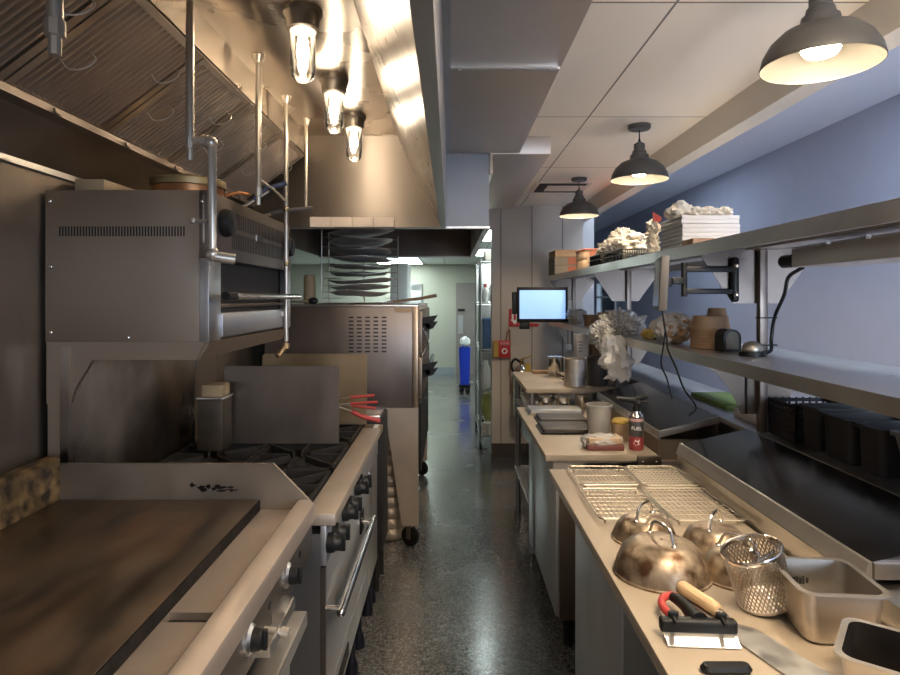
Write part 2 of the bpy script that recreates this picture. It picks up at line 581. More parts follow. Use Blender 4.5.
# dining room wall with its window
b = B()
for (y0, y1, z0, z1) in ((YB, 9.9, 0, 2.8), (11.2, 12.2, 0, 2.8), (9.9, 11.2, 0, 1.2), (9.9, 11.2, 1.85, 2.8)):
    b.box(2.64, 2.74, y0, y1, z0, z1)
struct('wall_right', b, PAINT_BLUE)
wf = B()
for (y0, y1, z0, z1) in ((9.9, 9.96, 1.2, 1.85), (11.14, 11.2, 1.2, 1.85), (9.96, 11.14, 1.2, 1.25), (9.96, 11.14, 1.8, 1.85), (9.96, 11.14, 1.55, 1.58)):
    wf.box(2.62, 2.70, y0, y1, z0, z1)
struct('window_1', wf, WHITE_PL)
struct('window_pane', B().box(2.675, 2.68, 9.96, 11.14, 1.25, 1.8), thin_clear('window glass', (.95, .98, 1), .02, (.6, .7, .8), .95))
struct('wall_dining_far', B().box(1.36, 2.74, 12.1, 12.2, 0, 2.8), PAINT_BLUE)
b = B()
for (x0, x1, z0, z1) in ((-1.36, 1.44, 0, 2.8), (2.6, 2.74, 0, 2.8), (1.44, 2.6, 0, .6), (1.44, 2.6, 2.5, 2.8)):
    b.box(x0, x1, YB - .1, YB, z0, z1)
struct('wall_back', b, mat('brown back wall paint', (.40, .31, .24), .8))
b = B()
for (x0, x1, z0, z1) in ((1.44, 1.5, .6, 2.5), (2.54, 2.6, .6, 2.5), (1.5, 2.54, .6, .66), (1.5, 2.54, 2.44, 2.5)):
    b.box(x0, x1, YB - .08, YB - .02, z0, z1)
struct('window_2', b, WHITE_PL)
# beam over the pass, half wall under it
struct('beam', B().box(1.27, 1.36, YB, 6.28, 2.315, 2.78), PAINT_BEAM)
struct('wall_pass', B().box(1.20, 1.36, YB, 5.98, 0, 1.03), PAINT_DIM)
# steel cladding on the cook line wall
b = B()
for i in range(9):
    y0 = -1.0 + i * .62
    b.box(-1.26, -1.245, y0 + .003, y0 + .617, .0, 1.93)
struct('wall_cladding', b, STEEL_DARK)
struct('trim_1', B().box(-1.26, -1.235, -1.0, 4.58, 1.932, 1.95), STEEL_SHELF)
# door at the end of the far room
d = B().box(.12, .60, YF - .05, YF - .005, 0.0, 1.86).build('door_1', PAINT_DOOR)
d['kind'] = 'structure'
B().box(.16, .30, YF - .075, YF - .05, 1.28, 1.33).build('push_bar', BLACK, d)
B().box(.16, .27, YF - .056, YF - .05, .82, 1.2).build('kick_plate', STEEL_COOL, d)

# ------------------------------------------------------------------ far room ceiling panels
PCAT = 'lit square panels in the far room ceiling'


def ceiling_panel(x0, x1, y0, y1, z, label, m, group=None):
    t = thing('ceiling_light', label, 'light', group)
    B().box(x0, x1, y0, y1, z - .012, z - .001).build('diffuser', m, t)
    b = B()
    for (a, c, e, f) in ((x0 - .03, x0, y0 - .03, y1 + .03), (x1, x1 + .03, y0 - .03, y1 + .03), (x0, x1, y0 - .03, y0), (x0, x1, y1, y1 + .03)):
        b.box(a, c, e, f, z - .016, z - .001)
    b.build('frame', WHITE_PL, t)
    return t


ceiling_panel(.34, .94, 6.20, 7.40, 2.24, 'lit white ceiling panel nearest the grey wall column', PANEL, PCAT)
ceiling_panel(.41, 1.01, 8.65, 10.0, 2.24, 'lit white ceiling panel farther back above the shelving rack', PANEL, PCAT)
ceiling_panel(-1.4, -.55, 10.5, 12.5, 2.24, 'lit white ceiling panel above the white cabinets near the back wall', PANEL, PCAT)
ceiling_panel(.45, 1.05, -.2, 1.0, 2.45, 'added unseen fill panel in the kitchen ceiling overhead', FILL_N)  # unseen panel added to brighten the near board and kitchen
for (y, l) in ((-.4, 'dining room ceiling panel nearest the shop window'), (2.4, 'dining room ceiling panel above the near shelf post'), (5.4, 'dining room ceiling panel at the far end of the pass')):
    ceiling_panel(1.50, 2.02, y, y + 1.2, 2.75, l, PANEL_D, 'lit panels in the dining room ceiling')

# ================================================================== EXHAUST HOODS
t = thing('exhaust_hood', 'long stainless exhaust hood with caged lamps over the griddle and range', 'hood')
HY0, HY1 = -.35, 3.42
B().box(-.785, -.285, HY0, HY1, 2.44, 2.449).build('top_panel', STEEL_HOOD, t)
B().box(-.79, -.78, HY0, HY1, 2.325, 2.44).build('back_band', STEEL_HOOD, t)
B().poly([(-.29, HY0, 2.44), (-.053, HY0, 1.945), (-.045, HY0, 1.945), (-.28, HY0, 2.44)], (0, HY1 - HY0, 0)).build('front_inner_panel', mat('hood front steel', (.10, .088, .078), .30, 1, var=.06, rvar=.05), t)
b = B().box(-.053, -.022, HY0, HY1 + .01, 1.934, 1.945).box(-.030, -.022, HY0, HY1, 1.945, 2.349)
b.build('fascia', STEEL_COOL, t)
B().poly([(-1.105, HY0, 2.06), (-1.235, HY0, 1.95), (-1.24, HY0, 1.955), (-1.115, HY0, 2.075)], (0, HY1 - HY0, 0)).build('rear_panel', STEEL_DARK, t)
b = B().box(-1.125, -1.07, HY0, HY1, 2.048, 2.056).box(-1.074, -1.070, HY0, HY1, 2.056, 2.068)
for k in range(9):
    y = .2 + k * .37
    b.box(-1.068, -1.062, y, y + .03, 2.05, 2.062)
b.build('grease_gutter', STEEL_DARK, t)
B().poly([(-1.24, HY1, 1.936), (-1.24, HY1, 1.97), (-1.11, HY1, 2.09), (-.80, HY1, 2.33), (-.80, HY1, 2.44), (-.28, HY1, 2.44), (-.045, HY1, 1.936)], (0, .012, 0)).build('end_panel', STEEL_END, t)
lipb = B()
for k in range(4):
    x0 = -.765 + k * .116
    lipb.box(x0, x0 + .112, HY1 - .014, HY1 - .001, 1.938, 1.992)
lipb.build('end_strip', mat('cream strip', (.70, .60, .50), .5, var=.06, vscale=9), t)  # four cream rectangles along the bottom of the end panel

# filters, each can be lifted out
sd = Vector((.32, 0, .241)).normalized()
nd = Vector((.241, 0, -.32)).normalized()
g0 = Vector((-1.098, 0, 2.078))


def fp(s_, y, n_):
    p = g0 + sd * s_ + nd * n_
    return (p.x, y, p.z)


def bar(b, s0, s1, y0, y1, n0, n1):
    b.poly([fp(s0, y0, n0), fp(s1, y0, n0), fp(s1, y0, n1), fp(s0, y0, n1)], (0, y1 - y0, 0))


FW = .45
ft = thing('hood_filter', '', 'filter', 'baffle filters along the hood', settle=False)
b = B()
bar(b, 0, .02, .004, FW - .004, 0, .02)
bar(b, .378, .398, .004, FW - .004, 0, .02)
bar(b, 0.02, .378, .004, .030, 0, .02)
bar(b, .02, .378, FW - .030, FW - .004, 0, .02)
b.build('frame', FILTER, ft)
b = B()
nb = 16
for i in range(nb):
    y = .034 + (FW - .068) * (i + .5) / nb
    hw = .0075
    b.poly([fp(.02, y - hw, .006), fp(.02, y - hw * .5, .019), fp(.02, y + hw * .5, .019), fp(.02, y + hw, .006)], tuple(sd * .358))
b.build('baffle', FILTER, ft)
b = B()
bar(b, .02, .378, .03, FW - .03, 0, .004)
b.build('backing', FILTER_GAP, ft)
for (sc, y) in ((.17, .06), (.28, FW - .10)):
    b = B()
    b.curve([fp(sc - .03, y, .018), fp(sc - .03, y + .01, .045), fp(sc, y + .03, .055), fp(sc + .03, y + .045, .045), fp(sc + .03, y + .05, .018)], .0024, 6)
    b.build('bail_handle', EDGE, ft)
flabels = ['hood filter nearest, at the top left corner', 'hood filter left of the thick drop pipe', 'hood filter right behind the nozzle of the thick drop pipe',
           'hood filter behind the pipe with the elbow', 'hood filter above the copper pan', 'hood filter above the broiler knob', 'hood filter farthest back beside the hood end panel']
ys = [.6 - .45, .6, 1.05, 1.5, 1.95, 2.4, 2.85]
for i, y in enumerate(ys):
    o = ft if i == 0 else dup(ft)
    o['label'] = flabels[i]
    o.location = (0, y, 0)

# second hood over the pizza oven
t = thing('exhaust_hood', 'dark boxy exhaust hood hanging over the pizza oven', 'hood')
HX = .215
B().box(-1.24, HX, 3.445, 3.465, 1.945, 2.349).build('near_panel', mat('grey hood steel', (.20, .20, .21), .5, 1, var=.04), t)
B().box(HX - .02, HX, 3.465, 5.88, 1.945, 2.349).build('side_panel', STEEL_PANEL, t)
B().box(-1.24, HX, 5.88, 5.90, 1.945, 2.349).build('far_panel', STEEL_OVEN, t)
B().box(-1.24, HX - .02, 3.465, 5.88, 2.33, 2.349).build('top_panel', STEEL_OVEN, t)
B().box(-1.24, -1.22, 3.465, 5.88, 1.945, 2.33).build('rear_panel', STEEL_OVEN, t)
b = B().box(-1.24, HX + .006, 3.44, 3.475, 1.934, 1.945).box(HX - .03, HX + .006, 3.475, 5.90, 1.934, 1.945).box(-1.24, HX, 5.875, 5.905, 1.934, 1.945)
b.build('bottom_lip', STEEL_SHELF, t)

# enclosure panels between hood and ceiling
t = thing('hood_enclosure', 'grey steel enclosure panel with a screwed seam beside the hood', 'panel')
B().box(-.020, .385, -.6, 2.16, 2.35, 2.449, .003).build('panel', STEEL_PANEL, t)
B().box(-.020, .385, 2.18, 3.44, 2.35, 2.449, .003).build('panel', STEEL_PANEL, t)
B().box(.0, .375, 2.16, 2.18, 2.345, 2.36).build('seam_strip', STEEL_SHELF, t)
B().box(-.022, .002, -.6, 3.44, 2.343, 2.35).build('edge_trim', STEEL_COOL, t)
for x in (.03, .345):
    B().sph((x, 2.17, 2.344), (.007, .007, .004), 10, 6).build('screw', PIPE, t)
t = thing('hood_enclosure', 'farther steel enclosure box on the ceiling above the second hood', 'panel')
B().box(.225, .56, 3.47, 5.6, 2.35, 2.449, .003).build('panel', STEEL_PANEL, t)
B().box(.221, .238, 3.47, 5.62, 2.24, 2.349).build('hanger_flange', STEEL_BRIGHT, t)

# hood lamps
HL = [(-.455, 1.93, 'glass jar hood lamp nearest, largest of the three'), (-.47, 2.53, 'middle one of the three glass jar hood lamps'),
      (-.47, 3.05, 'glass jar hood lamp farthest, beside the hood end panel')]
t = thing('hood_lamp', HL[0][2], 'lamp', 'jar lamps in the hood', settle=False)
B().lathe([(.060, 0), (.060, -.014), (.052, -.024), (.048, -.060), (.040, -.066), (0, -.066)], n=28).build('fitting', FITTING, t)
B().lathe([(.0375, -.064), (.0385, -.09), (.0385, -.185), (.034, -.206), (.022, -.219), (.0, -.223)], n=28).build('glass_jar', GLASS, t)
B().lathe([(.012, -.068), (.013, -.085), (.017, -.112), (.019, -.135), (.015, -.154), (.0, -.162)], n=18).build('bulb', BULB_HOOD, t)
for i, (x, y, l) in enumerate(HL):
    o = t if i == 0 else dup(t, l)
    o.location = (x, y, 2.44)

# suppression and gas pipes dropping from the hood


def drop_pipe(x, y, z0, r, label, nozzle=True, grp='pipes dropping from the hood'):
    t = thing('drop_pipe', label, 'pipe', grp)
    B().cyl((x, y, z0), (x, y, 2.439), r, n=12).build('pipe', PIPE, t)
    B().lathe([(r * 2.3, 2.438), (r * 2.3, 2.430), (r * 1.7, 2.42), (r * 1.5, 2.405), (r * 1.02, 2.405)], (x, y, 0), 16).build('flange', PIPE, t)
    if nozzle:
        B().lathe([(0, z0 - .05), (r * .8, z0 - .05), (r * .8, z0 - .018), (r * 1.3, z0 - .016), (r * 1.3, z0 + .012), (r * 1.02, z0 + .012)], (x, y, 0), 8).build('nozzle', PIPE, t)
    return t


drop_pipe(-.70, 1.106, 2.03, .0135, 'thick drop pipe with nozzle at the upper left')
tp = drop_pipe(-.70, 1.68, 1.97, .011, 'drop pipe with an elbow branch leading down to the broiler')
b = B().tube([(-.70, 1.68, 1.975), (-.65, 1.68, 1.972), (-.640, 1.68, 1.962), (-.640, 1.68, 1.67), (-.632, 1.685, 1.66), (-.590, 1.70, 1.655)], .0115, 12)
b.build('branch_pipe', PIPE, tp)
B().sph((-.645, 1.68, 1.968), .019, 12, 8).cyl((-.668, 1.68, 1.973), (-.652, 1.68, 1.972), .017, n=12).build('elbow', PIPE, tp)
B().sph((-.640, 1.68, 1.668), .019, 12, 8).cyl((-.635, 1.682, 1.662), (-.585, 1.70, 1.655), .015, n=12).build('elbow', PIPE, tp)
B().cyl((-.70, 1.70, 1.76), (-.640, 1.69, 1.757), .005, n=8).sph((-.70, 1.70, 1.76), .009, 10, 6).build('bracket', PIPE, tp)
drop_pipe(-.70, 2.28, 1.94, .0105, 'drop pipe above the middle of the broiler')
tq = drop_pipe(-.720, 2.742, 1.36, .0095, 'drop pipe running down past the far end of the broiler', False)
BRASSV = mat('old brass', (.40, .30, .18), .4, 1)
B().sph((-.720, 2.742, 1.94), .014, 10, 8).build('joint', BRASSV, tq)
B().sph((-.718, 2.742, 1.70), .0135, 10, 8).build('joint', BRASSV, tq)
b = B().cyl((-.720, 2.74, 1.35), (-.720, 2.73, 1.325), .016, n=10).cyl((-.720, 2.735, 1.34), (-.742, 2.68, 1.30), .011, n=10)
b.build('brass_valve', BRASSV, tq)
B().tube([(-.70, 2.29, 1.985), (-.708, 2.50, 1.985), (-.720, 2.73, 1.975)], .0055, 8).build('cross_tube', PIPE, tq)
drop_pipe(-.713, 3.09, 1.985, .009, 'thin drop pipe at the hood end panel', False)

# ================================================================== LEFT COOK LINE
# --- stand under the griddle
t = thing('equipment_stand', 'low steel stand carrying the griddle', 'stand')
B().box(-1.2, -.36, .30, 1.58, .72, .76, .006).build('top', STEEL, t)
B().box(-1.2, -.42, .30, 1.58, .16, .72).build('body', STEEL_DARK, t)
for (x, y) in ((-1.12, .36), (-1.12, 1.5), (-.46, .36), (-.46, 1.5)):
    B().cyl((x, y, 0), (x, y, .16), .022).build('leg', STEEL, t)
B().box(-.42, -.40, .34, .93, .2, .69, .004).build('drawer', STEEL, t)
B().box(-.42, -.40, .96, 1.56, .2, .69, .004).build('drawer', STEEL, t)

# --- griddle
t = thing('griddle', 'large flat steel griddle with browned plate in the foreground', 'griddle')
GY0, GY1 = .30, 1.86
B().box(-1.16, -.566, GY0, GY1 - .012, .921, .952, .003).build('plate', GRIDDLE, t)
B().box(-.566, -.562, GY0, GY1 - .012, .921, .9505).build('plate_edge', CHAR, t)
B().poly([(-1.17, GY1, .80), (-1.17, GY1, 1.056), (-.527, GY1, 1.056), (-.415, GY1, .942), (-.415, GY1, .80)], (0, .012, 0)).build('side_splash', SPLASH, t)
b = B().poly([(-1.162, GY0, .80), (-1.162, GY0, 1.070), (-1.172, GY0, 1.078), (-1.20, GY0, 1.078), (-1.20, GY0, .80)], (0, GY1 - GY0, 0))
b.build('back_splash', GREASE, t)
b = B()
b.box(-.565, -.452, GY0, 1.212, .905, .92).box(-.565, -.452, 1.25, GY1 - .001, .905, .92).box(-.565, -.562, 1.212, 1.25, .905, .92).box(-.462, -.452, 1.212, 1.25, .905, .92)
b.build('grease_trough', TROUGH, t)
b = B().box(-.565, -.455, 1.19, 1.28, .896, .9045)
b.build('slot_shade', BLACK_MATTE, t)  # black plate under the slot, stands in for the shade inside it
b = B().poly([(-.454, GY0, .895), (-.454, GY0, .946), (-.450, GY0, .950), (-.424, GY0, .950), (-.404, GY0, .940), (-.400, GY0, .932), (-.400, GY0, .895)], (0, GY1 - GY0 - .002, 0))
b.build('front_rail', TROUGH, t)
B().box(-.45, -.405, GY0, GY1 - .03, .80, .895, .002).build('control_panel', mat('dull panel steel', (.085, .07, .057), .45, .6, var=.15, vscale=6), t)
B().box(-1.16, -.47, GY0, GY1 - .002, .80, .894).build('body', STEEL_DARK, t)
for y in (.96, 1.25, 1.54):
    B().lathe([(.0, .0), (.030, .0), (.030, .006), (.024, .012), (.024, .006)], (-.405, y, .866), 24, 'x').build('bezel', STEEL_SHELF, t)
    k = B().lathe([(.022, .0), (.021, .024), (.017, .028), (0, .028)], (-.402, y, .866), 20, 'x')
    k.box(-.376, -.366, y - .006, y + .006, .846, .886, .002)
    k.build('knob', BLACK, t)
for y in (1.40, 1.68):
    B().lathe([(.0, .0), (.009, .0), (.009, .003), (0, .003)], (-.4055, y, .86), 16, 'x').build('sight_hole', BLACK, t)
b = B().box(-.405, -.372, 1.29, 1.50, .806, .811).box(-.376, -.372, 1.29, 1.50, .811, .832).box(-.405, -.376, 1.42, 1.50, .811, .834)
b.build('drip_shelf', STEEL_SHELF, t)
B().cyl((-.405, 1.36, .828), (-.362, 1.36, .822), .007, n=10).cyl((-.368, 1.36, .823), (-.352, 1.36, .820), .011, n=10).build('valve', PIPE, t)
for (x, y) in ((-1.1, .4), (-1.1, 1.5), (-.50, .4), (-.50, 1.5)):
    B().cyl((x, y, .76), (x, y, .802), .02).build('leg', STEEL, t)
b = B()
random.seed(3)
for k in range(26):
    u = random.random()
    x = -.775 + u * .14
    z = .988 + (random.random() - .5) * .014 - u * .010
    b.sph((x, GY1 - .0002, z), (.004 + random.random() * .007, .0012, .0015 + random.random() * (.006 if u < .6 else .002)), 8, 6)
b.build('burn_residue', CHAR, t)

# --- range
t = thing('gas_range', 'stainless gas range with black grates, black knobs and bar handled oven door', 'range')
RY0, RY1 = 1.875, 3.22
B().box(-1.17, -.39, RY0, RY1, .20, .84).build('body', STEEL_COOL, t)
B().box(-1.17, -.437, RY0, RY1, .84, .865).build('burner_tray', IRON, t)
b = B().box(-.437, -.345, RY0, RY1 - .10, .865, .90, .003)
b.build('landing_ledge', LEG_STEEL, t)
b = B().box(-.437, -.345, RY1 - .099, RY1, .865, .899, .003)
b.build('landing_end', BRONZE, t)
for y in (3.14, 3.19):
    B().box(-.385, -.362, y - .012, y + .012, .899, .901).build('label', WHITE, t)
B().box(-.39, -.372, RY0, RY1, .745, .865, .002).build('control_panel', DOOR_LT, t)
for y in (1.90, 1.985, 2.17, 2.255, 2.45, 2.535):
    k = B().lathe([(.030, 0), (.029, .02), (.024, .026), (.022, .045), (0, .046)], (-.372, y, .805), 22, 'x')
    k.box(-.335, -.318, y - .007, y + .007, .781, .829, .002)
    k.build('knob', BLACK, t)
dr = B().box(-.39, -.374, 1.885, 2.90, .33, .735, .004).build('oven_door', DOOR_LT, t)
b = B().cyl((-.325, 1.86, .612), (-.325, 2.66, .612), .0135, n=16)
b.sph((-.325, 1.86, .612), .0135, 12, 8)
for y in (1.885, 2.62):
    b.cyl((-.376, y, .612), (-.325, y, .612), .009, n=12)
b.build('bar_handle', STEEL_BRIGHT, dr)
B().box(-.376, -.366, 2.58, 2.66, .57, .66, .004).build('handle_bracket', BLACK, dr)
kp = B().box(-.39, -.376, 1.885, 2.90, .205, .322, .003).build('kick_panel', DOOR_LT, t)
B().box(-.377, -.372, 2.04, 2.30, .235, .285, .003).build('recess_pull', BLACK_MATTE, kp)
B().box(-.39, -.375, 2.91, 3.215, .205, .74, .003).build('side_door', EDGE, t)
B().box(-.39, -.374, RY0 - .002, RY0 + .012, .205, .74).build('corner_post', STEEL_OVEN, t)
for y in (1.95, 2.57, 2.77, 3.06, 3.18):
    f = B().cyl((-.405, y, .065), (-.405, y, .20), .014, n=12)
    f.lathe([(0, 0), (.026, 0), (.028, .012), (.024, .05), (.016, .07), (0, .07)], (-.405, y, 0), 16)
    f.build('foot', BLUE_FOOT, t)
for y in (2.0, 3.1):
    B().cyl((-1.1, y, 0), (-1.1, y, .20), .025, n=12).build('foot', BLUE_FOOT, t)
B().box(-1.185, -1.16, RY0 + .02, 2.84, .865, 1.40).build('backguard', mat('backguard with painted reflections', (.34, .30, .26), .33, 1, var=.35, vscale=4, rvar=.1, col2=(.16, .13, .11), c2scale=3, c2lo=.4, c2hi=.7, stretch=(1, 1, .5)), t)  # blotches painted into the colour for reflections on the shiny steel
# six open grates
for i in range(3):
    for j in range(2):
        x0 = -1.14 + j * .352
        x1 = x0 + .345
        y0 = RY0 + .05 + i * .425
        y1 = y0 + .415
        b = B()
        zt, zb = .912, .898
        for (a, c, e, f) in ((x0, x0 + .012, y0, y1), (x1 - .012, x1, y0, y1), (x0, x1, y0, y0 + .012), (x0, x1, y1 - .012, y1)):
            b.box(a, c, e, f, zb - .02, zt - .004)
        cx, cy = (x0 + x1) / 2, (y0 + y1) / 2
        for k in range(8):
            a = k * PI / 4 + PI / 8 * 0
            tx = max(x0 - cx, min(x1 - cx, math.cos(a) * 9)) if abs(math.cos(a)) > .1 else 0
            dx, dy = math.cos(a), math.sin(a)
            m_ = min((x1 - cx) / abs(dx) if abs(dx) > .01 else 9, (y1 - cy) / abs(dy) if abs(dy) > .01 else 9)
            p0 = Vector((cx + dx * .045, cy + dy * .045, 0))
            p1 = Vector((cx + dx * m_ * .97, cy + dy * m_ * .97, 0))
            nn = Vector((-dy, dx, 0)) * .005
            b.poly([p0 - nn + Vector((0, 0, zb - .012)), p0 + nn + Vector((0, 0, zb - .012)), p0 + nn + Vector((0, 0, zt)), p0 - nn + Vector((0, 0, zt))], p1 - p0)
        b.build('grate', IRON, t)
        B().lathe([(0, .865), (.05, .865), (.05, .878), (.036, .886), (0, .886)], (cx, cy, 0), 20).build('burner', IRON, t)

# --- things standing on the range
t = thing('sheet_pan', 'grey steel sheet standing on edge on the range grates, in front', 'pan', 'steel sheets on edge on the range')
b = B().poly([(-.995, 2.735, .912), (-.995, 2.75, 1.24), (-.985, 2.7505, 1.25), (-.500, 2.7505, 1.25), (-.488, 2.75, 1.238), (-.488, 2.735, .912)], (0, .008, 0))
b.build('sheet', mat('grey sheet steel', (.25, .205, .165), .42, 1, var=.22, vscale=4, rvar=.07, stretch=(1, 1, .4)), t)
B().box(-.99, -.49, 2.744, 2.756, .912, .925).build('rolled_edge', STEEL_DARK, t)
t = thing('sheet_pan', 'browned steel sheet standing on edge behind the grey one', 'pan', 'steel sheets on edge on the range')
B().poly([(-.95, 3.15, .912), (-.95, 3.16, 1.257), (-.94, 3.1605, 1.267), (-.432, 3.1605, 1.267), (-.421, 3.16, 1.256), (-.421, 3.15, .912)], (0, .008, 0)).build('sheet', BRONZE, t)
B().box(-.945, -.425, 3.158, 3.170, .912, .925).build('rolled_edge', STEEL_DARK, t)
t = thing('steel_canister', 'square steel canister at the back of the range beside the backguard', 'canister')
B().box(-1.055, -.950, 2.60, 2.72, .913, 1.125, .004).build('body', mat('grimy canister steel', (.10, .08, .06), .55, .8, var=.3, vscale=9), t)
B().box(-1.059, -.946, 2.596, 2.724, 1.125, 1.135, .003).build('lid', STEEL_SHELF, t)
for (y, l) in ((2.612, 'nearer tan block lying on the square steel canister'), (2.668, 'farther tan block lying on the square steel canister')):
    tag(B().box(-1.04, -.955, y, y + .04, 1.136, 1.185, .004).build('tan_block', TAN), l, 'block', 'tan blocks on the canister')
# stock pot hidden behind the front sheet, tongs resting across its rim
t = thing('sauce_pot', 'steel pot half hidden behind the grey steel sheet, red handled tongs across it', 'pot')
B().lathe([(0, .913), (.11, .913), (.115, .92), (.115, 1.03), (.119, 1.034), (.119, 1.037), (.112, 1.037), (.111, .925), (0, .921)], (-.66, 2.95, 0), 28).build('body', STEEL, t)
for (z, y, l, x1) in ((1.040, 2.885, 'red handled tongs uppermost behind the grey steel sheet', -.335), (1.040, 2.985, 'red handled tongs lowest, over the range ledge', -.345)):
    t = thing('tongs', l, 'tongs', 'red handled tongs')
    dz = .038 if y < 2.9 else -.03
    for q in (0, 1):
        zo = z + .006 + q * .03
        zz = zo + dz * .35
        if y < 2.9:
            pts = [(-.76, y + q * .01, z + .006 + q * .01), (-.60, y, zo), (-.44, y, zz + .004)]
            pe = [(-.46, y, zz + .002), (-.40, y, zz + .006), (x1 - q * .015, y, zz + .01)]
        else:
            pts = [(-.76, y + q * .01, z + .006 + q * .004), (-.60, y, z + .006 + q * .006), (-.46, y, z - .005 - q * .03)]
            pe = [(-.47, y, z - .004 - q * .028), (-.42, y, z - .012 - q * .045), (x1 - .01 + q * .02, y + .01 * q, z - .018 - q * .062)]
        B().tube(pts, .0045, 8).build('arm', STEEL, t)
        B().tube(pe, .0065 if not (y > 2.9 and q) else .011, 10).build('grip', RED, t)

# --- broiler over the range
t = thing('salamander_broiler', 'boxy steel salamander broiler mounted above the range', 'broiler')
BX0, BX1, BY0, BY1, BZ0, BZ1 = -1.233, -.734, 1.90, 2.87, 1.416, 1.879
b = B().box(BX0, BX1 - .03, BY0, BY0 + .02, BZ0, BZ1, .002)
b.build('side_panel', STEEL_BOX, t)
b = B().box(BX0, BX1 - .03, BY0 + .02, BY1, BZ1 - .01, BZ1).box(BX0, BX0 + .01, BY0 + .02, BY1, BZ0, BZ1 - .01).box(BX0, BX1 - .03, BY1 - .02, BY1, BZ0, BZ1 - .01).box(BX0, BX1 - .03, BY0 + .02, BY1 - .02, BZ0, BZ0 + .01)
b.build('casing', STEEL_BOX, t)
b = B()
for k in range(43):
    x = -1.19 + k * .0090
    b.box(x, x + .0042, BY0 - .0008, BY0 + .002, 1.738, 1.768)
b.build('side_vent', BLACK_MATTE, t)
for (x, z) in ((-1.218, 1.845), (-1.216, 1.645), (-1.215, 1.445), (-.98, 1.43), (-.755, 1.845)):
    B().sph((x, BY0 - .001, z), (.006, .004, .006), 10, 6).build('screw', STEEL_BRIGHT, t)
B().box(-.752, -.748, BY0 - .002, BY0 + .003, 1.72, 1.865).build('corner_seam', STEEL_BRIGHT, t)
OY0, OY1, OZ0, OZ1 = 2.00, 2.80, 1.505, 1.668
B().box(BX1 - .03, BX1, BY0, OY0, BZ0, OZ1 + .005, .002).build('front_post', STEEL_COOL, t)
B().box(BX1 - .03, BX1, OY1, BY1, BZ0, OZ1 + .005, .002).build('front_post', STEEL_COOL, t)
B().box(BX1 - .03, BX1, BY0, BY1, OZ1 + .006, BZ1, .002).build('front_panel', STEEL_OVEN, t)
b = B()
for row in range(2):
    for k in range(34):
        y = 2.10 + k * .019
        b.box(BX1 - .002, BX1 + .0008, y, y + .007, 1.785 - row * .07, 1.84 - row * .07)
b.build('front_vent', BLACK_MATTE, t)
B().box(BX1 - .001, BX1 + .004, 2.36, 2.44, 1.765, 1.79).build('name_badge', STEEL_BRIGHT, t)
B().box(BX0 + .05, BX1 - .035, OY0 - .05, OY1 + .05, OZ0 - .02, OZ1 + .02).build('burner_cavity', BLACK_MATTE, t)
b = B()
for k in range(16):
    y = OY0 + .02 + k * .05
    b.cyl((BX0 + .06, y, OZ0 + .02), (BX1 - .01, y, OZ0 + .02), .004, n=6)
b.cyl((BX1 - .012, OY0 - .01, OZ0 + .02), (BX1 - .012, OY1 + .01, OZ0 + .02), .006, n=8)
b.build('grid_rack', STEEL_DARK, t)
B().box(BX1 - .03, BX1 + .004, OY0 + .004, OY1 - .004, BZ0 + .008, OZ0 - .004, .003).build('drip_drawer', STEEL_COOL, t)
B().box(BX1 + .003, BX1 + .006, 2.70, 2.78, 1.472, 1.49).build('label', BOXWHITE, t)
for (y, z) in ((2.02, 1.793), (2.80, 1.78)):
    k = B().lathe([(.044, 0), (.046, .012), (.04, .03), (.0, .034)], (BX1, y, z), 26, 'x')
    k.build('knob', BLACK, t)
h = B().cyl((-.690, 1.99, 1.556), (-.690, 2.86, 1.556), .011, n=14)
for y in (2.02, 2.82):
    h.cyl((-.735, y, 1.556), (-.690, y, 1.556), .007, n=10)
h.build('rail_handle', STEEL_BRIGHT, t)
B().cyl((-.690, 1.92, 1.556), (-.690, 2.0, 1.556), .0135, n=14).build('grip', BLACK, t)
# wall bracket with gusset and sloped apron
px = lambda u: (u - 450) / 328.4
pz = lambda v: 1.55 - (v - 298) / 328.4
gp = [(46, 342), (205, 342), (196, 360), (92, 360), (74, 390), (70, 404), (46, 404)]
for y in (1.902, 2.85):
    B().poly([(px(u), y, pz(v)) for u, v in gp], (0, .015, 0)).build('bracket', STEEL_BOX, t)
B().poly([(px(208), 1.917, 1.414), (px(197), 1.917, pz(360)), (px(197) - .01, 1.917, pz(360)), (px(208) - .012, 1.917, 1.414)], (0, .935, 0)).build('apron', STEEL_BOX, t)
B().box(-1.23, -1.18, 1.917, 2.85, 1.28, 1.414).build('rear_rail', STEEL_BOX, t)
for y in (1.905, 2.83):
    B().box(-1.228, -1.186, y, y + .02, .85, 1.228).build('post', STEEL_BOX, t)

# --- on top of the broiler
t = thing('copper_pan', 'copper pan with brass lid on top of the broiler', 'pan')
B().lathe([(0, 1.880), (.112, 1.880), (.118, 1.89), (.120, 1.938), (.116, 1.938), (.113, 1.888), (0, 1.885)], (-.93, 2.22, 0), 32).build('body', COPPER, t)
B().lathe([(.127, 1.940), (.127, 1.962), (.120, 1.968), (.05, 1.972), (0, 1.973)], (-.93, 2.22, 0), 32).build('lid', BRASSY, t)
B().tube([(-.815, 2.26, 1.92), (-.77, 2.28, 1.935), (-.74, 2.30, 1.93)], .007, 8).build('handle', COPPER, t)


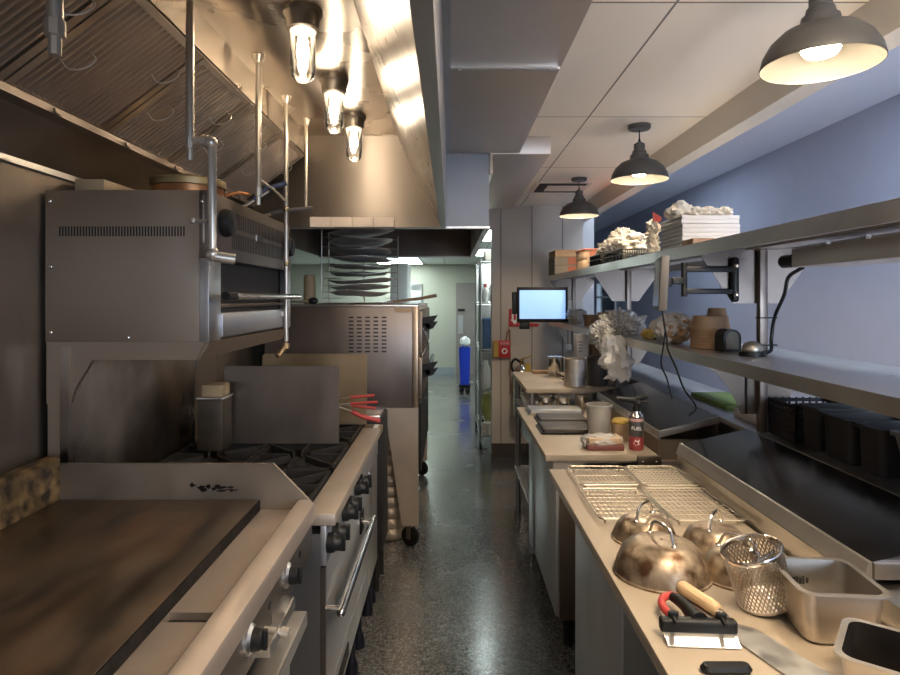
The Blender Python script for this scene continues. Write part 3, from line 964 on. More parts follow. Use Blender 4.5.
def skillet(label, c, ang, hl, hz, hm):
    t = thing('skillet', label, 'skillet', 'skillets on the broiler')
    x, y = c
    B().lathe([(0, 1.880), (.085, 1.880), (.105, 1.905), (.115, 1.915), (.108, 1.913), (.084, 1.886), (0, 1.885)], (x, y, 0), 28).build('pan', STEEL_DARK, t)
    d = Vector((math.cos(ang), math.sin(ang), 0))
    p = Vector((x, y, 1.908))
    B().tube([p + d * .105, p + d * .16 + Vector((0, 0, hz * .3)), p + d * (.16 + hl * .5) + Vector((0, 0, hz * .7))], .006, 8).build('handle', STEEL, t)
    B().tube([p + d * .17 + Vector((0, 0, hz * .37)), p + d * (.16 + hl * .4) + Vector((0, 0, hz * .75)), p + d * (.16 + hl) + Vector((0, 0, hz))], .010, 10).build('grip', hm, t)


skillet('skillet with raised navy blue handle on the broiler', (-.97, 2.52), R(14), .14, .12, BLUE_H)
skillet('skillet with low grey handle at the far end of the broiler', (-.96, 2.75), R(3), .19, .04, mat('grey grip', (.10, .09, .085), .5))
tag(B().box(-1.215, -1.12, 2.02, 2.55, 1.880, 1.935, .002).build('wooden_board', TAN), 'tan plank on the broiler against the steel wall', 'board')

# --- narrow black cabinet and corrugated duct beside the range
t = thing('narrow_cabinet', 'narrow black cabinet between the range and the pizza oven', 'cabinet')
B().box(-.95, -.355, 3.27, 3.55, .22, .92, .004).build('body', BLACK_MATTE, t)
B().box(-.955, -.365, 3.265, 3.555, .92, .935, .003).build('top', STEEL_BRIGHT, t)
for (x, y) in ((-.91, 3.3), (-.91, 3.52), (-.39, 3.3), (-.39, 3.52)):
    B().cyl((x, y, 0), (x, y, .22), .016, n=10).build('leg', BLACK_MATTE, t)
prof = []
for k in range(11):
    z = .005 + k * .068
    prof += [(.088, z), (.100, z + .018), (.102, z + .034), (.098, z + .05)]
prof = [(0, .0)] + prof + [(.085, .76), (0, .76)]
tag(B().lathe(prof, (-.385, 4.06, 0), 28).build('ribbed_duct', LEG_STEEL), 'ribbed silver metal tube standing behind the oven leg', 'duct')

# ================================================================== PIZZA OVEN
t = thing('pizza_oven', 'big steel deck oven on caster legs with louvred side', 'oven')
OX0, OX1, OYa, OYb = -1.15, -.198, 3.87, 5.50
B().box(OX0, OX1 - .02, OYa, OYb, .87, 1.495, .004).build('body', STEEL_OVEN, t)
B().box(OX1 - .035, OX1, OYa - .006, OYb, .87, 1.50, .003).build('door_frame', mat('warm corner trim', (.50, .38, .27), .4, 1, var=.1), t)
B().box(OX0, OX1, OYa - .004, OYb, 1.496, 1.508, .003).build('top', STEEL_SHELF, t)
B().box(-.345, -.24, OYa - .006, OYa, 1.462, 1.486).build('name_plate', mat('copper plate', (.45, .30, .18), .5, .6), t)
b = B()
for c_ in range(5):
    for r_ in range(10):
        x = -.628 + c_ * .051
        z = 1.430 - r_ * .0235
        b.box(x, x + .030, OYa - .002, OYa + .002, z - .005, z + .004)
b.build('side_vent', BLACK_MATTE, t)
for (z0, z1) in ((1.20, 1.47), (.90, 1.17)):
    dd = B().box(OX1 - .002, OX1 + .02, OYa + .12, OYb - .1, z0, z1, .004).build('deck_door', STEEL_DARK, t)
    zc = z1 - .10
    b = B()
    for q in (0, 1):
        z = zc + q * .04
        b.poly([(OX1 + .018, 4.02, z - .04), (OX1 + .09, 4.02, z - .015), (OX1 + .12, 4.02, z + .030), (OX1 + .07, 4.02, z + .022), (OX1 + .018, 4.02, z + .012)], (0, .03 if q else .05, 0))
    b.cyl((OX1 + .055, 4.02, zc), (OX1 + .055, 5.2, zc), .016, n=12)
    b.build('door_handle', BLACK, dd)
b = B().curve([(OX1 + .02, 4.02, 1.36), (OX1 + .045, 4.03, 1.30), (OX1 + .048, 4.05, 1.24), (OX1 + .02, 4.05, 1.18)], .006, 8)
b.build('pull_loop', STEEL_BRIGHT, t)
for (x0, x1, xs, y) in ((-.405, -.198, -1, OYa + .002), (-1.15, -.94, 1, OYa + .002), (-.405, -.198, -1, OYb - .07), (-1.15, -.94, 1, OYb - .07)):
    if xs < 0:
        pts = [(x0, y, .868), (x1, y, .868), (x1, y, .135), (x1 - .10, y, .135)]
    else:
        pts = [(x0, y, .868), (x1, y, .868), (x0 + .1, y, .135), (x0, y, .135)]
    lg = B().poly(pts, (0, .05, 0)).build('leg', LEG_STEEL, t)
    xc = x1 - .05 if xs < 0 else x0 + .05
    cs = rotz(R(58), (xc, y + .03, 0))
    B().lathe([(0, -.016), (.052, -.016), (.062, -.010), (.062, .010), (.052, .016), (0, .016)], (xc, y + .03, .062), 22, 'x').xf(cs).build('caster', BLACK, lg)
    B().box(xc - .026, xc + .026, y + .005, y + .055, .126, .136).box(xc - .026, xc - .02, y + .015, y + .045, .05, .126).box(xc + .02, xc + .026, y + .015, y + .045, .05, .126).xf(cs).build('caster_fork', STEEL_DARK, lg)
B().box(-1.14, -.23, OYa + .3, OYb - .08, .30, .33).build('under_shelf', STEEL_OVEN, t)
B().box(OX1 - .02, OX1 + .01, OYa + .2, OYb - .1, .42, .865).build('stand_panel', BLACK_MATTE, t)

# pan rack on the oven
t = thing('pan_rack', 'wire rack holding a tier of shallow pans on the pizza oven', 'rack')
rx, ry = -.606, 4.25
for (x, y) in ((-.868, ry - .03), (-.835, ry + .05), (-.37, ry + .18), (-.62, ry + .26)):
    B().cyl((x, y, 1.516), (x, y, 2.0 if x < -.8 else 1.99), .005, n=8).build('post', WIRE, t)
b = B().tube([(-.868, ry - .03, 1.513), (-.40, ry - .1, 1.513), (-.37, ry + .18, 1.513), (-.62, ry + .26, 1.513), (-.835, ry + .05, 1.513)], .005, 8)
b.build('base', WIRE, t)
pz_ = [233.5, 243, 252.5, 260, 267.5, 274.5, 281.5, 288, 294]
plabel = ['topmost', 'second from the top', 'third from the top', 'fourth from the top', 'fifth from the top', 'sixth from the top', 'seventh from the top', 'eighth from the top', 'lowest']
for k, v in enumerate(pz_):
    z = 1.55 + (298 - v) * ry / 624
    rr = .225 - .010 * (k % 3)
    b = B()
    n = 40
    vs, fs = [], []
    prof_ = [(.02, 0.0), (.45, .001), (.80, .006), (.93, .018), (1.0, .022), (1.0, .025), (.92, .022), (.78, .010), (.45, .004), (.02, .003)]
    for (q, hz) in prof_:
        for j in range(n):
            a = 2 * PI * j / n
            wv = .006 * math.sin(3 * a + k * 1.7) * q + .010 * math.cos(a + k) * q
            vs.append((rx + rr * q * math.cos(a), ry + rr * q * math.sin(a) * .9, z + hz - .012 + wv))
    for i in range(len(prof_) - 1):
        for j in range(n):
            j2 = (j + 1) % n
            fs.append((i * n + j, i * n + j2, (i + 1) * n + j2, (i + 1) * n + j))
    fs.append(tuple(range(n - 1, -1, -1)))
    fs.append(tuple(range((len(prof_) - 1) * n, len(prof_) * n)))
    b.add(vs, fs)
    tag(b.build('pizza_pan', RACKPAN), 'shallow round pan, %s of the tier on the pizza oven' % plabel[k], 'pan', 'shallow pans in the wire rack')
    for (xa, ya, xb, yb) in ((-.868, ry - .03, -.778, ry - .03), (-.835, ry + .05, -.745, ry + .05), (-.37, ry + .18, -.46, ry + .12), (-.62, ry + .26, -.61, ry + .12)):
        B().cyl((xa, ya, z - .028), (xb, yb, z - .028), .003, n=6).build('support_arm', WIRE, t)
t = thing('pizza_peel', 'pizza peel with silver blade and brown handle lying on the oven', 'peel')
B().poly([(-.63, 3.93, 1.512), (-.42, 3.90, 1.518), (-.36, 3.96, 1.520), (-.36, 4.00, 1.520), (-.42, 4.02, 1.518), (-.63, 4.02, 1.512)], (0, 0, .006)).build('blade', STEEL_BRIGHT, t)
B().rings([((-.40, 3.975, 1.523), .008), ((-.2, 3.975, 1.545), .010), ((-.085, 3.975, 1.567), .012)], 10).build('handle', WOOD_D, t)
tag(B().lathe([(0, 1.509), (.036, 1.509), (.038, 1.52), (.038, 1.68), (.03, 1.70), (0, 1.70)], (-.90, 4.0, 0), 20).build('tan_canister', TAN), 'tan cylindrical canister left of the pan rack on the oven', 'canister')
t = thing('ladle', 'black handled ladle lying beside the tan canister on the oven', 'ladle')
B().cyl((-1.02, 3.93, 1.524), (-.89, 3.93, 1.529), .007, n=8).build('handle', STEEL, t)
B().sph((-.86, 3.93, 1.532), (.03, .03, .022), 14, 8).build('bowl', BLACK, t)

# ================================================================== FAR ROOM


def cabinet(x0, x1, y0, y1, z1, label, m, m2, name='upright_refrigerator', cat='refrigerator', group=None, feet=.12):
    t = thing(name, label, cat, group)
    B().box(x0, x1, y0, y1, feet, z1, .006).build('body', m, t)
    dr = B().box(x0 + .01, x1 - .01, y0 - .03, y0, feet + .05, z1 - .12, .006).build('door', m2, t)
    B().box(x0 + .04, x0 + .07, y0 - .06, y0 - .03, .9, 1.3, .004).build('handle', STEEL_DARK, dr)
    for (x, y) in ((x0 + .06, y0 + .06), (x1 - .06, y0 + .06), (x0 + .06, y1 - .06), (x1 - .06, y1 - .06)):
        B().cyl((x - .015, y, .05), (x + .015, y, .05), .05, n=14).cyl((x, y, .05), (x, y, feet), .015, n=8).build('caster', BLACK, t)
    return t


cabinet(-.86, -.61, 9.0, 9.7, 2.05, 'tall white cabinet seen past the pan rack', WHITE_PL, WHITE_PL, 'tall_cabinet', 'cabinet', None, .1)
cabinet(-.72, -.50, 11.0, 11.7, 1.80, 'grey cabinet with white edge near the back wall', STEEL_COOL, WHITE_PL, 'storage_cabinet', 'cabinet', None, .1)
t = cabinet(.345, 1.1, 7.62, 8.4, 1.97, 'upright steel refrigerator on casters beyond the shelving rack', STEEL_COOL, STEEL_COOL)
t = thing('trash_bin', 'bright blue bin on a wheeled base in the far doorway', 'bin')
B().rloops([(.24, 10.2, .075, .075, .03, .14), (.24, 10.2, .095, .095, .04, .72), (.24, 10.2, .10, .10, .04, .74), (.24, 10.2, .09, .09, .04, .72), (.24, 10.2, .072, .072, .03, .16)], True, True).build('body', BLUE_BIN, t)
b = B().cyl((.24, 10.2, .09), (.24, 10.2, .14), .10, n=18)
b.build('dolly', BLACK, t)
for a in range(4):
    B().sph((.24 + .07 * math.cos(a * PI / 2 + .7), 10.2 + .07 * math.sin(a * PI / 2 + .7), .045), .045, 10, 8).build('caster', BLACK, t)
tag(B().crumple((.25, 10.2, .83), (.085, .085, .09), 3, .3, 2.5, 3, clipz=.741).build('plastic_bag', WHITE_PL), 'white plastic bag bulging from the blue bin', 'bag')

# wire shelving rack behind the column
t = thing('wire_shelving', 'tall wire shelving rack crowded with supplies behind the grey column', 'shelving')
SX0, SX1, SY0, SY1 = .31, .765, 6.38, 7.40
for (x, y) in ((SX0, SY0), (SX1, SY0), (SX0, SY1), (SX1, SY1)):
    p = B().cyl((x, y, .09), (x, y, 1.95), .0125, n=10).build('post', STEEL_COOL, t)
    B().cyl((x - .012, y, .045), (x + .012, y, .045), .045, n=14).cyl((x, y, .045), (x, y, .09), .010, n=8).build('caster', BLACK, p)
for z in (.15, .60, 1.02, 1.50, 1.92):
    b = B()
    for k in range(12):
        x = SX0 + (SX1 - SX0) * k / 11
        b.cyl((x, SY0, z), (x, SY1, z), .003, n=5)
    for (a, c) in (((SX0, SY0), (SX1, SY0)), ((SX0, SY1), (SX1, SY1)), ((SX0, SY0), (SX0, SY1)), ((SX1, SY0), (SX1, SY1))):
        b.cyl((*a, z), (*c, z), .006, n=6).cyl((*a, z - .03), (*c, z - .03), .004, n=6)
    b.build('shelf', STEEL_COOL, t)


def simple_bin(x0, x1, y0, y1, z0, z1, m, name, label, cat, group=None, taper=.012, rim=.008, wall=.006, rc=.02):
    cx, cy, hw, hd = (x0 + x1) / 2, (y0 + y1) / 2, (x1 - x0) / 2, (y1 - y0) / 2
    o = B().rloops([(cx, cy, hw - taper, hd - taper, rc, z0), (cx, cy, hw - rim, hd - rim, rc, z1 - .012), (cx, cy, hw, hd, rc, z1 - .010), (cx, cy, hw, hd, rc, z1),
                    (cx, cy, hw - rim - wall, hd - rim - wall, rc, z1), (cx, cy, hw - taper - wall, hd - taper - wall, rc, z0 + wall)], True, True).build(name, m)
    return tag(o, label, cat, group)


simple_bin(.33, .58, 6.44, 6.8, 1.025, 1.33, BLUE_CRATE, 'storage_bin', 'muted blue storage bin on the wire shelving', 'bin')
t = thing('bottle', 'white plastic jug with handle on the wire shelving', 'jug')
B().lathe([(0, .606), (.055, .606), (.06, .62), (.06, .80), (.03, .86), (.022, .90), (0, .90)], (.37, 6.50, 0), 18).build('body', WHITE_PL, t)
B().curve([(.335, 6.46, .78), (.315, 6.44, .80), (.315, 6.44, .86), (.36, 6.48, .885)], .008, 8).build('handle', WHITE_PL, t)
t = thing('bottle', 'brown bottle with yellow label beside the white jug on the wire shelving', 'bottle')
B().lathe([(0, .606), (.045, .606), (.045, .80), (.018, .87), (.018, .94), (0, .94)], (.465, 6.52, 0), 16).build('body', KRAFT, t)
B().lathe([(.046, .66), (.046, .76)], (.465, 6.52, 0), 16).build('label', YELLOW, t)
tag(B().crumple((.405, 6.62, .40), (.075, .12, .16), 5, .25, 2.5, 3, clipz=.156).build('paper_sack', mat('yellow green sack', (.55, .55, .18), .7, var=.2, vscale=10)), 'yellow green sack low on the wire shelving', 'sack')
tag(B().lathe([(.018, .158), (.055, .158), (.055, .268), (.018, .268)], (.385, 6.43, 0), 20, close=True).build('paper_roll', mat('off white roll', (.75, .70, .66), .8)), 'white paper roll at the foot of the wire shelving', 'roll')
tag(B().box(.36, .52, 6.42, 6.7, 1.93, 2.05, .004).build('carton', BOXWHITE), 'white carton on top of the wire shelving', 'carton')
t = thing('bottle', 'white bottle with red cap on the upper wire shelf', 'bottle')
B().lathe([(0, 1.506), (.035, 1.506), (.035, 1.63), (.015, 1.66), (0, 1.66)], (.365, 6.46, 0), 14).build('body', WHITE_PL, t)
B().cyl((.365, 6.46, 1.66), (.365, 6.46, 1.695), .017, n=12).build('cap', RED, t)
tag(B().crumple((.46, 6.5, 1.60), (.06, .06, .1), 8, .3, 2.5, 3, clipz=1.506).build('plastic_bag', WHITE_PL), 'white bag on the upper wire shelf', 'bag')

# ================================================================== WALL COLUMN: SIGN, ALARM, EXTINGUISHER, VENT
t = thing('fire_sign', 'red sign with white down arrow on the grey column', 'sign')
B().poly([(.575, 6.09, 1.272), (.575, 6.09, 1.445), (.70, 6.09, 1.445), (.70, 6.09, 1.31), (.865, 6.09, 1.30), (.865, 6.09, 1.272)], (0, .006, 0)).build('plate', RED_SIGN, t)
ax, az = .632, 1.36
B().poly([(ax - .030, 6.0885, az + .068), (ax + .030, 6.0885, az + .068), (ax + .030, 6.0885, az - .02), (ax + .045, 6.0885, az - .02), (ax, 6.0885, az - .068), (ax - .045, 6.0885, az - .02), (ax - .030, 6.0885, az - .02)], (0, .0015, 0)).build('arrow', WHITE, t)
B().box(ax - .011, ax + .011, 6.087, 6.0885, az - .025, az + .05).build('arrow_slot', RED_SIGN, t)
t = thing('pull_station', 'red and yellow pull station on the grey column edge', 'alarm')
B().box(.425, .585, 6.06, 6.099, .97, 1.135, .004).build('box', RED_SIGN, t)
B().box(.425, .470, 6.055, 6.061, .975, 1.13).build('label', YELLOW, t)
B().box(.485, .575, 6.054, 6.060, 1.09, 1.12, .003).build('pull_bar', mat('dull pink', (.6, .2, .2), .5), t)
B().lathe([(.028, 0), (.028, -.008), (.016, -.008), (.016, 0)], (.53, 6.059, 1.035), 18, 'y', close=True).build('ring', WHITE, t)
B().curve([(.545, 6.075, 1.135), (.56, 6.075, 1.21), (.575, 6.075, 1.24), (.585, 6.08, 1.20), (.588, 6.09, .95), (.588, 6.09, .60)], .006, 8).build('conduit', mat('rusty conduit', (.30, .14, .08), .6), t)
t = thing('fire_extinguisher', 'silver fire extinguisher with black hose and yellow tag hung on the column', 'extinguisher')
ex, ey = .69, 6.0
B().lathe([(0, .42), (.08, .42), (.085, .44), (.085, .80), (.07, .86), (.03, .89), (.022, .91), (0, .91)], (ex, ey, 0), 24).build('cylinder', STEEL_BRIGHT, t)
b = B().cyl((ex, ey, .905), (ex, ey, .95), .022, n=12).poly([(ex - .04, ey - .01, .94), (ex + .09, ey - .01, .985), (ex + .09, ey - .01, 1.0), (ex - .04, ey - .01, .96)], (0, .02, 0))
b.build('valve', mat('brass valve', (.50, .36, .18), .35, 1), t)
B().curve([(ex - .02, ey - .01, .94), (ex - .07, ey - .04, .965), (ex - .105, ey - .07, .92), (ex - .09, ey - .09, .85), (ex - .03, ey - .10, .72)], .012, 10).build('hose', BLACK, t)
B().box(ex + .02, ex + .075, ey - .09, ey - .086, .80, .93).build('tag', YELLOW, t)
B().box(ex - .05, ex + .05, ey + .084, 6.099, .5, .8).build('wall_bracket', STEEL_DARK, t)

t = thing('air_vent', 'white slotted air vent in the ceiling near the farthest pendant', 'vent')
vx0, vx1, vy0, vy1 = .70, 1.08, 4.88, 5.30
b = B().box(vx0 - .03, vx1 + .03, vy0 - .03, vy0, 2.445, 2.449).box(vx0 - .03, vx1 + .03, vy1, vy1 + .03, 2.432, 2.449).box(vx0 - .03, vx0, vy0, vy1, 2.440, 2.449).box(vx1, vx1 + .03, vy0, vy1, 2.440, 2.449)
b.build('frame', PAINT_BEAM, t)
B().box(vx0, vx1, vy0, vy1, 2.446, 2.449).build('opening_shade', BLACK_MATTE, t)  # black plate standing in for the shaded depth of the vent
for (y, dy) in ((vy0 + .10, .05), (vy0 + .20, .04), (vy0 + .28, .03)):
    B().poly([(vx0 + .08, y, 2.443), (vx0 + .08, y + dy, 2.438), (vx0 + .08, y + dy, 2.441), (vx0 + .08, y, 2.446)], (vx1 - vx0 - .08, 0, 0)).build('slat', PAINT_BEAM, t)
# ================================================================== PENDANTS
t = thing('pendant_lamp', 'black dome pendant lamp, nearest and largest', 'lamp', 'black dome pendants over the pass', settle=False)
outer = [(.146, 0), (.146, .004), (.140, .030), (.122, .062), (.094, .088), (.060, .102), (.050, .105), (.046, .128), (.038, .132), (.034, .15), (.028, .155), (.028, .185), (.014, .195), (.0, .195)]
inner = [(.145, .001), (.137, .028), (.119, .058), (.091, .083), (.058, .097), (.0, .099)]
B().lathe(outer, n=48).build('shade', BLACK_PAINT, t)
for o in list(t.children):     # open the underside of the shade
    bm = bmesh.new()
    bm.from_mesh(o.data)
    bm.faces.ensure_lookup_table()
    bmesh.ops.delete(bm, geom=[f for f in bm.faces if len(f.verts) > 8], context='FACES_ONLY')
    bm.to_mesh(o.data)
    bm.free()
lin = B()
n = 48
vs, fs = [], []
for (r_, h_) in inner[:-1]:
    for j in range(n):
        a = 2 * PI * j / n
        vs.append((r_ * math.cos(a), r_ * math.sin(a), h_))
for i in range(len(inner) - 2):
    for j in range(n):
        fs.append((i * n + j, i * n + (j + 1) % n, (i + 1) * n + (j + 1) % n, (i + 1) * n + j))
fs.append(tuple(range((len(inner) - 2) * n, (len(inner) - 1) * n)))
lin.add(vs, fs)
lin.build('lining', WHITE_LINING, t)
lip = B().lathe([(.1465, -.001), (.1465, .005), (.1445, .005), (.1445, -.001)], n=48, close=True)
lip.build('rim', WHITE_LINING, t)
bb = B().lathe([(0, .020), (.020, .022), (.036, .028), (.046, .040), (.046, .042), (0, .042)], n=28).build('bulb', BULB, t)
B().lathe([(0, .0421), (.047, .0421), (.048, .046), (.040, .062), (.022, .080), (.016, .097), (0, .097)], n=24).build('bulb_collar', WHITE_LINING, bb)
B().cyl((0, 0, .194), (0, 0, .272), .0035, n=8).cyl((0, 0, .194), (0, 0, .215), .008, .004, n=10).build('cord', BLACK, t)
B().lathe([(0, .284), (.058, .284), (.058, .268), (.052, .260), (0, .260)], n=28).build('canopy', BLACK_PAINT, t)
for (x, y, l) in ((.98, 1.65, None), (.985, 3.246, 'black dome pendant lamp, middle of the three in the row'), (.968, 4.68, 'black dome pendant lamp farthest, in front of the grey column wall')):
    o = t if l is None else dup(t, l)
    o.location = (x, y, 2.165)

# ================================================================== PASS COUNTER AND SHELVES
tag(B().box(1.125, 1.46, YB + .02, 5.96, 1.032, 1.055, .003).build('pass_counter', STEEL_SHELF), 'long steel ledge of the pass carrying the shelf posts', 'counter')
t = thing('pass_shelf', 'two tier stainless pass shelf on square posts along the right', 'shelf')
SY0, SY1 = -.9, 5.90
for (z0, z1) in ((1.711, 1.758), (1.300, 1.342)):
    b = B().box(.93, 1.35, SY0, SY1, z1 - .004, z1).box(.93, .934, SY0, SY1, z0, z1 - .004).box(1.346, 1.35, SY0, SY1, z0, z1 - .004).box(.934, .945, SY0, SY1, z0, z0 + .003)
    b.box(.93, 1.35, SY1 - .004, SY1, z0, z1 - .004)
    b.build('shelf', STEEL_SHELF, t)
    b = B()
    b.box(1.10, 1.20, SY0, SY1 - .01, z1 - .030, z1 - .005)
    b.build('stiffener', STEEL_PANEL, t)
for y in (2.30, 4.02, 5.80):
    for (z0, z1) in ((1.0555, 1.312), (1.3425, 1.728)):
        B().box(1.135, 1.165, y - .015, y + .015, z0, z1, .003).build('post', STEEL_OVEN, t)
    B().poly([(.935, y + .016, 1.735), (1.345, y + .016, 1.735), (1.345, y + .016, 1.70), (1.22, y + .016, 1.53), (1.05, y + .016, 1.53), (.935, y + .016, 1.70)], (0, .004, 0)).build('bracket', STEEL_OVEN, t)
    pts = [(.95, 1.325), (1.345, 1.325), (1.30, 1.25), (1.24, 1.15), (1.22, 1.12), (1.08, 1.12), (1.06, 1.17), (1.03, 1.22), (.99, 1.27), (.95, 1.30)]
    B().poly([(x, y + .016, z) for x, z in pts], (0, .004, 0)).build('bracket', STEEL_DARK, t)
    for x in (1.095, 1.17):
        B().box(x, x + .006, y + .010, y + .016, 1.12, 1.31).build('bracket_rib', BLACK_MATTE, t)
t = thing('heat_lamp', 'steel strip heat lamp slung under the upper pass shelf', 'heater')
B().box(1.05, 1.20, -.6, 1.92, 1.645, 1.700, .004).build('housing', STEEL_PANEL, t)
B().box(1.10, 1.15, 1.92, 1.945, 1.655, 1.69, .003).cyl((1.125, 1.945, 1.672), (1.125, 1.99, 1.672), .018, n=12).build('collar', PIPE, t)
B().cyl((1.125, 1.99, 1.672), (1.125, 2.10, 1.672), .022, n=14).build('plug', BLACK, t)
for y in (.3, 1.8):
    B().box(1.085, 1.099, y, y + .03, 1.700, 1.712).box(1.201, 1.215, y, y + .03, 1.66, 1.74).build('hanger', STEEL_BRIGHT, t)
t = thing('power_cable', 'black cable running down the near shelf post', 'cable')
B().curve([(1.13, 2.0, 1.648), (1.15, 2.12, 1.62), (1.178, 2.2, 1.56), (1.186, 2.28, 1.48), (1.182, 2.295, 1.40), (1.165, 2.265, 1.36), (1.12, 2.24, 1.352)], .0065, 10).build('cord', BLACK, t)
for z in (1.475, 1.375):
    B().box(1.131, 1.196, 2.278, 2.312, z, z + .005).build('cable_tie', BLACK, t)
t = thing('base_coupling', 'dark round coupling with braided collar at the foot of the near post', 'coupling')
b = B().cyl((1.085, 2.24, 1.3425), (1.085, 2.24, 1.358), .045, n=20)
b.build('disc', BLACK, t)
B().sph((1.085, 2.24, 1.366), (.036, .036, .030), 14, 8).build('collar', WIRE, t)

# monitor on swing arm
t = thing('swing_arm_monitor', 'small monitor seen edge on, held by a black swing arm under the shelf', 'monitor')
B().box(1.035, 1.062, 2.285, 2.313, 1.535, 1.70, .010, 3).build('wall_plate', BLACK, t)
for z in (1.668, 1.562):
    B().sph((1.048, 2.283, z), .010, 12, 8).build('bolt', STEEL_BRIGHT, t)
B().box(.865, 1.048, 2.288, 2.308, 1.645, 1.667, .004).box(.855, 1.048, 2.288, 2.308, 1.565, 1.585, .004).build('arm', BLACK, t)
b = B().cyl((.862, 2.298, 1.555), (.862, 2.298, 1.68), .011, n=12).box(.815, .862, 2.285, 2.31, 1.60, 1.625, .003).box(.79, .815, 2.288, 2.308, 1.592, 1.622, .003)
b.build('joint', BLACK, t)
m4 = Matrix.Translation((.772, 2.28, 1.60)) @ Matrix.Rotation(R(-14), 4, 'Z') @ Matrix.Rotation(R(3), 4, 'Y')
B().box(-.016, .012, -.14, .14, -.095, .095, .003).xf(m4).build('screen_housing', mat('taupe plastic', (.085, .075, .065), .5), t)
B().box(.012, .02, -.04, .04, -.04, .04, .002).xf(m4).build('mount_plate', BLACK, t)
B().box(-.0168, -.0158, -.13, .13, -.08, .085).xf(m4).build('display', mat('unlit screen', (.05, .045, .04), .25), t)
t = thing('signal_cable', 'thin black cable hanging from the swing arm monitor across the cooler lid', 'cable')
B().curve([(.772, 2.27, 1.505), (.775, 2.26, 1.46), (.782, 2.25, 1.40), (.79, 2.26, 1.36), (.84, 2.32, 1.29), (.90, 2.40, 1.20), (.97, 2.46, 1.12), (1.02, 2.66, 1.048)], .0035, 8).build('cord', BLACK, t)
B().curve([(.778, 2.256, 1.43), (.772, 2.26, 1.37), (.768, 2.27, 1.31), (.80, 2.30, 1.25), (.86, 2.42, 1.16)], .003, 8).build('second_strand', BLACK, t)

# screen at the end of the pass
t = thing('order_screen', 'lit blue order screen in a black bezel at the end of the pass', 'monitor')
B().box(.537, .945, 5.0, 5.03, 1.355, 1.638, .004).build('bezel', BLACK, t)
B().box(.557, .925, 4.998, 5.0, 1.383, 1.612).build('display', SCREEN, t)
B().cyl((.75, 5.03, 1.50), (.75, 5.10, 1.50), .03, n=14).box(.74, .95, 5.08, 5.11, 1.48, 1.52).build('mount_arm', BLACK, t)
B().box(.50, .537, 5.01, 5.06, 1.42, 1.60, .006).build('speaker', BLACK, t)
B().box(.56, .64, 5.005, 5.06, 1.30, 1.355, .004).build('bracket', BLACK, t)

# ================================================================== ON THE UPPER SHELF
ZU = 1.759
CG = 'cartons stacked at the far end of the upper shelf'


def carton(x0, x1, y0, y1, z0, z1, m, label, band=None, bm_=None, lid=None):
    t = thing('carton', label, 'carton', CG)
    B().box(x0, x1, y0, y1, z0, z1, .003).build('body', m, t)
    if band:
        B().box(band[0], band[1], y0 - .002, y0, z0 + band[2], z0 + band[3]).build('print', bm_, t)
    if lid:
        B().box(x0 - .004, x1 + .004, y0 - .004, y1 + .004, z1, z1 + .012, .002).build('lid', lid, t)
    return t


carton(0.915, 1.100, 5.45, 5.80, ZU, ZU + .075, CARD_G, 'lowest brown carton with orange panel at the far shelf end', (1.03, 1.10, .01, .07), ORANGE)
carton(0.915, 1.110, 5.45, 5.80, ZU + .076, ZU + .150, CARD_G, 'middle brown carton with orange panel at the far shelf end', (1.03, 1.11, .01, .07), ORANGE)
carton(0.920, 1.120, 5.45, 5.80, ZU + .151, ZU + .20, CARD, 'top tan carton of the far stack on the upper shelf', None, None, CARD)
carton(1.02, 1.26, 4.74, 5.05, ZU, ZU + .08, CARD, 'lower carton of the second stack on the upper shelf')
carton(1.02, 1.26, 4.74, 5.05, ZU + .081, ZU + .155, CARD, 'orange topped carton on the second stack of the upper shelf', (1.06, 1.25, .005, .07), ORANGE, ORANGE)
carton(1.02, 1.13, 4.42, 4.62, ZU, ZU + .045, CARD_G, 'small low carton in front of the orange ones')
carton(1.02, 1.12, 4.42, 4.62, ZU + .046, ZU + .095, CARD, 'small carton on top of the low one in front of the orange ones')
tag(B().box(1.135, 1.20, 4.35, 4.55, ZU, ZU + .055, .003).build('snack_box', PINK), 'hot red box lying beside the small cartons on the upper shelf', 'box')

# black wire baskets with crumpled paper bags


def wire_basket(x0, x1, y0, y1, z0, z1, label):
    t = thing('wire_basket', label, 'basket', 'black baskets on the upper shelf')
    b = B()
    for z in (z0 + .004, z0 + .6 * (z1 - z0), z1):
        b.tube([(x0, y0, z), (x1, y0, z), (x1, y1, z), (x0, y1, z), (x0, y0, z)], .004, 6)
    b.build('rim', BLACK, t)
    b = B()
    for k in range(20):
        f = k / 19
        x = x0 + (x1 - x0) * f
        y = y0 + (y1 - y0) * f
        b.cyl((x, y0, z0 + .002), (x, y0, z1), .002, n=5).cyl((x, y1, z0 + .002), (x, y1, z1), .002, n=5)
        b.cyl((x0, y, z0 + .002), (x0, y, z1), .002, n=5).cyl((x1, y, z0 + .002), (x1, y, z1), .002, n=5)
        b.cyl((x, y0, z0 + .002), (x, y1, z0 + .002), .002, n=5)
    b.build('mesh', BLACK, t)
    return t


